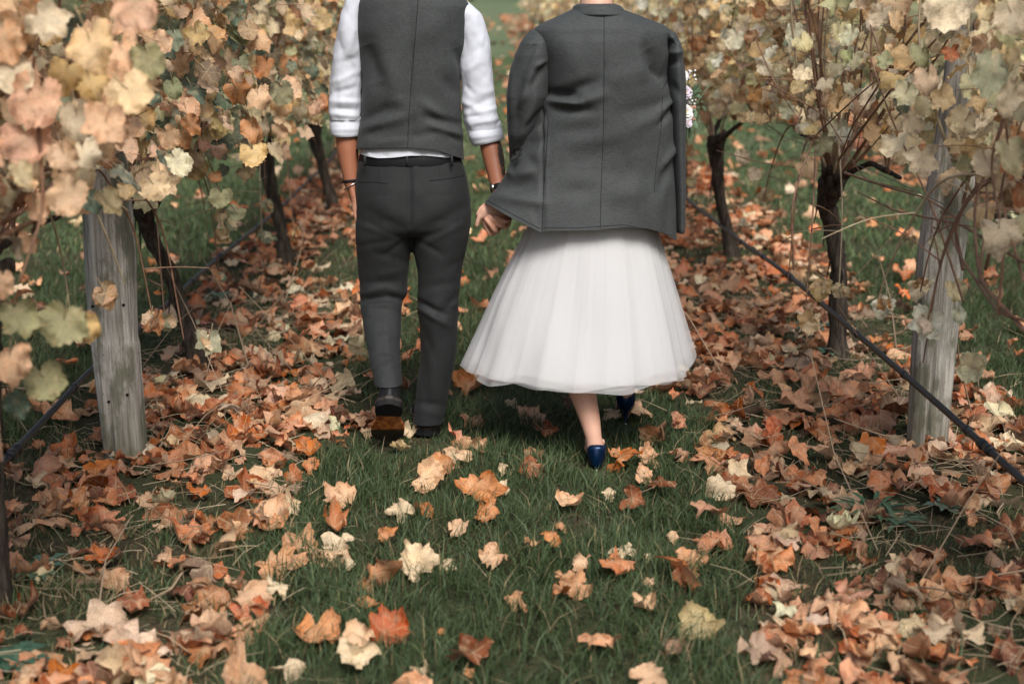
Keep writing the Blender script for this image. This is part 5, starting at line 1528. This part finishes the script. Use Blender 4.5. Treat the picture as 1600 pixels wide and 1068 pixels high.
# sleeves: both hang empty
ring_stack('sleeve', [(46, 834, 850, WY, .04), (49, 827.5, 855, WY, .055), (57, 820, 858, WY - .01, .072), (66, 813.5, 860, WY - .015, .085), (85, 804.5, 861, WY - .02, .088), (115, 795, 860, WY - .02, .086), (150, 791, 857, WY - .02, .082), (180, 791, 846, WY - .01, .078), (210, 793, 831, WY, .072), (235, 795.5, 824, WY + .03, .066), (255, 797, 826, WY + .06, .062), (300, 803, 835, WY + .09, .058), (330, 806, 838, WY + .10, .056)],
           M['suit'], jacket, [(838, 60, 812, 118, 10, -.007), (852, 95, 838, 104, 4, .006), (850, 104, 826, 140, 7, -.008), (835, 110, 812, 175, 9, .006), (812, 120, 805, 210, 10, -.007), (838, 150, 812, 215, 7, .006), (845, 175, 820, 200, 5, -.005), (822, 140, 806, 170, 6, .004), (800, 100, 796, 180, 5, .003)], .004, (10, 10, 7), 91, m=90, sub=12)
sv = ring_stack('sleeve', [(48, 1036, 1049, WY, .04), (51, 1035, 1055, WY, .055), (58, 1037, 1060, WY, .070), (66, 1041, 1063, WY, .080), (85, 1042, 1066, WY, .082), (115, 1042, 1070, WY, .082), (150, 1043, 1072, WY, .078), (200, 1047, 1071.5, WY, .074), (260, 1050, 1071, WY, .070), (310, 1053, 1070.5, WY, .066), (359, 1054, 1070, WY, .064), (361, 1055, 1069, WY, .060)],
           M['suit'], jacket, [(1048, 70, 1062, 60, 6, -.006), (1048, 84, 1066, 80, 5, .006), (1046, 100, 1066, 96, 5, -.004), (1048, 130, 1064, 150, 6, -.004)], .004, (10, 10, 6), 97, m=90, sub=10)
sb = bvh_of(sv.data)
for y in (320, 330, 340, 350):
    p = at(1069.5, y, WY - .030)
    V, F = tube(np.array([p, p + [.003, -.0008, 0]]), np.array([.0072, .0062]), 14, round_ends=False); MB().add(V, F).build('button', M['black'], sv)
# pocket flap sticking out of the side
p0, p1, p2, p3 = at(800, 240, WY - .05), at(803, 233, WY - .09), at(815, 232, WY - .11), at(806, 250, WY - .10)
c_ = (p0 + p1 + p2 + p3) / 4
Vp = np.array([p0, p1, p2, p3] + [p + np.array([.004, .004, -.001]) for p in (p0, p1, p2, p3)])
MB().add(Vp, [(0, 1, 2, 3), (7, 6, 5, 4), (0, 4, 5, 1), (1, 5, 6, 2), (2, 6, 7, 3), (3, 7, 4, 0)]).build('pocket_flap', M['suit'], jacket, smooth=False)
V, F = tube(np.array([at(799, 252, WY - .09), at(808, 247, WY - .115), at(817, 239, WY - .125)]), .0016, 6); MB().add(V, F).build('pocket_welt', M['seam'], jacket)

# --- blue heels
def blue_mat():
    m, t, b, o = new_mat('blue_metallic_leather')
    b.inputs['Base Color'].default_value = (.002, .018, .058, 1); b.inputs['Metallic'].default_value = .5; b.inputs['Roughness'].default_value = .3
    return m
M['blue'] = blue_mat()
def pump(parent, O, yaxis, lift=.070, W=.034, L=.235, hc=.056, tp=.62):
    """O: ground point under the heel"""
    y = np.array(yaxis, float); y[2] = 0; y /= np.linalg.norm(y); x = np.array([y[1], -y[0], 0])
    T = lambda P: np.outer(P[:, 0], x) + np.outer(P[:, 1], y) + np.outer(P[:, 2], [0, 0, 1]) + np.array(O)
    s = np.linspace(0, 1, 28)
    hw = pchip([0, .03, .1, .25, .45, .7, .86, .97, 1], np.array([.35, .70, .92, .88, .84, 1.08, .92, .42, .08]) * W, s)
    zb = pchip([0, .2, .45, .7, 1], [lift, lift * .94, lift * .45, .008, .010], s)
    h = pchip([0, .06, .2, .4, .62, .75, 1], [hc * .9, hc, hc * .7, .030, .036, .040, .012], s)
    yo = -.010
    th = np.linspace(-math.pi, 0, 15); V = []
    m = 24; tt = np.arange(m) * 2 * np.pi / m
    for k, w, z, hh in zip(s, hw, zb, h):
        cs, sn = np.cos(tt), np.sin(tt)
        zn = .5 + .5 * np.sign(sn) * np.abs(sn) ** np.where(sn > 0, .45, .8)
        V.append(np.stack([w * np.sign(cs) * np.abs(cs) ** .7 * (tp + (1.02 - tp) * zn), k * L + yo + .006 * (1 - zn) * (k < .1), z + hh * zn], -1))
    up = MB().add(T(np.vstack(V)), grid_faces(28, m, True, True, True)).build('pump', M['blue'], parent)
    P = np.array([[0, .018, lift + .004], [0, .016, lift * .6], [0, .008, .002]])
    V, F = tube(T(P), np.array([.014, .0072, .0048]), 12, step=.006); MB().add(V, F).build('stiletto', M['blue'], up)
    P = np.array([[0, .008, .006], [0, .008, -.002]])
    V, F = tube(T(P), .0056, 12, round_ends=False); MB().add(V, F).build('heel_tip', M['metal'], up)
    return up
g = gnd(930, 735, 0.0)
pump(woman, np.array([ft[0] + .002, ft[1] - .040, .0]), (.04, 1, 0), lift=.012, W=.038, hc=.080)
pump(woman, np.array([ff[0] - .003, ff[1] - .028, .0]), (.10, 1, 0), lift=.055, W=.040, hc=.082, tp=.85)

# ============ the flowers she carries on the far side
bq = h0 + np.array([.03, .01, 0])
bouquet = thing('bouquet', bq, 'small bouquet of white and pale lilac blooms held beyond the hanging right sleeve', 'bouquet')
MP = [plain('white_petal', (.62, .62, .60), .6, .3), plain('lilac_petal', (.55, .48, .56), .6, .3), plain('pink_petal', (.76, .60, .60), .6, .3)]
MPc = plain('flower_centre', (.60, .42, .12), .7, .3); MG = plain('bouquet_green', (.10, .16, .09), .6, .3)
def bloom(px, py, Y, r, mat, layers=3, np_=9):
    c = at(px - 9, py, Y); r = r * .85; d = np.array([.35, -.7, .35]); d /= np.linalg.norm(d)
    u = np.cross(d, [0, 0, 1]); u /= np.linalg.norm(u); v = np.cross(d, u)
    mb = MB()
    for l in range(layers):
        for k in range(np_):
            a = 2 * np.pi * (k + .5 * l) / np_ + random.uniform(-.15, .15); tilt = .15 + .35 * l
            e = (math.cos(a) * u + math.sin(a) * v); f = e * math.cos(tilt) + d * math.sin(tilt); g_ = np.cross(f, d); g_ /= np.linalg.norm(g_)
            rr = r * (1 - .2 * l); V = []
            for q, w in ((.12, .12), (.5, .30), (.85, .30), (1, .10)):
                bend = d * (.12 * r * math.sin(q * 3))
                V += [c + f * rr * q + g_ * rr * w + bend, c + f * rr * q - d * .04 * rr + bend, c + f * rr * q - g_ * rr * w + bend]
            mb.add(V, grid_faces(4, 3, False))
    o = mb.build('bloom', mat, bouquet)
    V, F = ellipsoid(c + d * r * .12, (r * .18,) * 3, 10, 6); MB().add(V, F).build('flower_centre', MPc, o)
for px, py, Y, r, k in ((1080, 176, 4.80, .034, 0), (1080, 145, 4.82, .030, 1), (1076, 118, 4.82, .024, 0), (1083, 192, 4.79, .022, 1), (1060, 150, 4.86, .036, 2), (1055, 120, 4.88, .034, 0), (1058, 178, 4.88, .034, 1), (1066, 104, 4.86, .026, 0), (1045, 145, 4.90, .034, 0), (1072, 160, 4.86, .03, 0)):
    bloom(px, py, Y, r, MP[k])
mbw = MB(); mbg = MB()
for i in range(46):
    q = np.array(at(random.choice((1072, 1075, 1080, 1084)) + random.gauss(0, 3), random.choice((112, 122, 150, 156, 160)) + random.gauss(0, 4), 4.83 + random.uniform(-.02, .06)))
    V, F = ellipsoid(q, (.0042, .0042, .0042), 7, 5); mbw.add(V, F)
    V, F = tube(np.array([q, q + [-.02, .02, -.02], bq + [0, 0, .01]]), .0009, 4, round_ends=False); mbg.add(V, F)
o = mbw.build('filler_buds', MP[0], bouquet); o['kind'] = 'stuff'
for i in range(9):
    V, F = tube(np.array([bq + [random.gauss(0, .03), random.gauss(0, .03), .10], bq + [0, 0, .0], bq + [random.gauss(0, .012), random.gauss(0, .006) - .02, -.08]]), .0022, 6); mbg.add(V, F)
mbg.build('stems', MG, bouquet)
for i in range(10):
    q = at(random.uniform(1062, 1086), random.uniform(130, 190), 4.84); a = random.uniform(0, 6.28); f = np.array([math.cos(a) * .5 + .3, -.4, math.sin(a)]); f /= np.linalg.norm(f); g_ = np.cross(f, [0, 1, 0]); g_ /= np.linalg.norm(g_)
    V = []
    for k, w in ((0, .003), (.35, .008), (.7, .006), (1, .0005)): V += [q + f * .035 * k + g_ * w, q + f * .035 * k + [0, -.002, 0], q + f * .035 * k - g_ * w]
    MB().add(V, grid_faces(4, 3, False)).build('leaf', MG, bouquet)
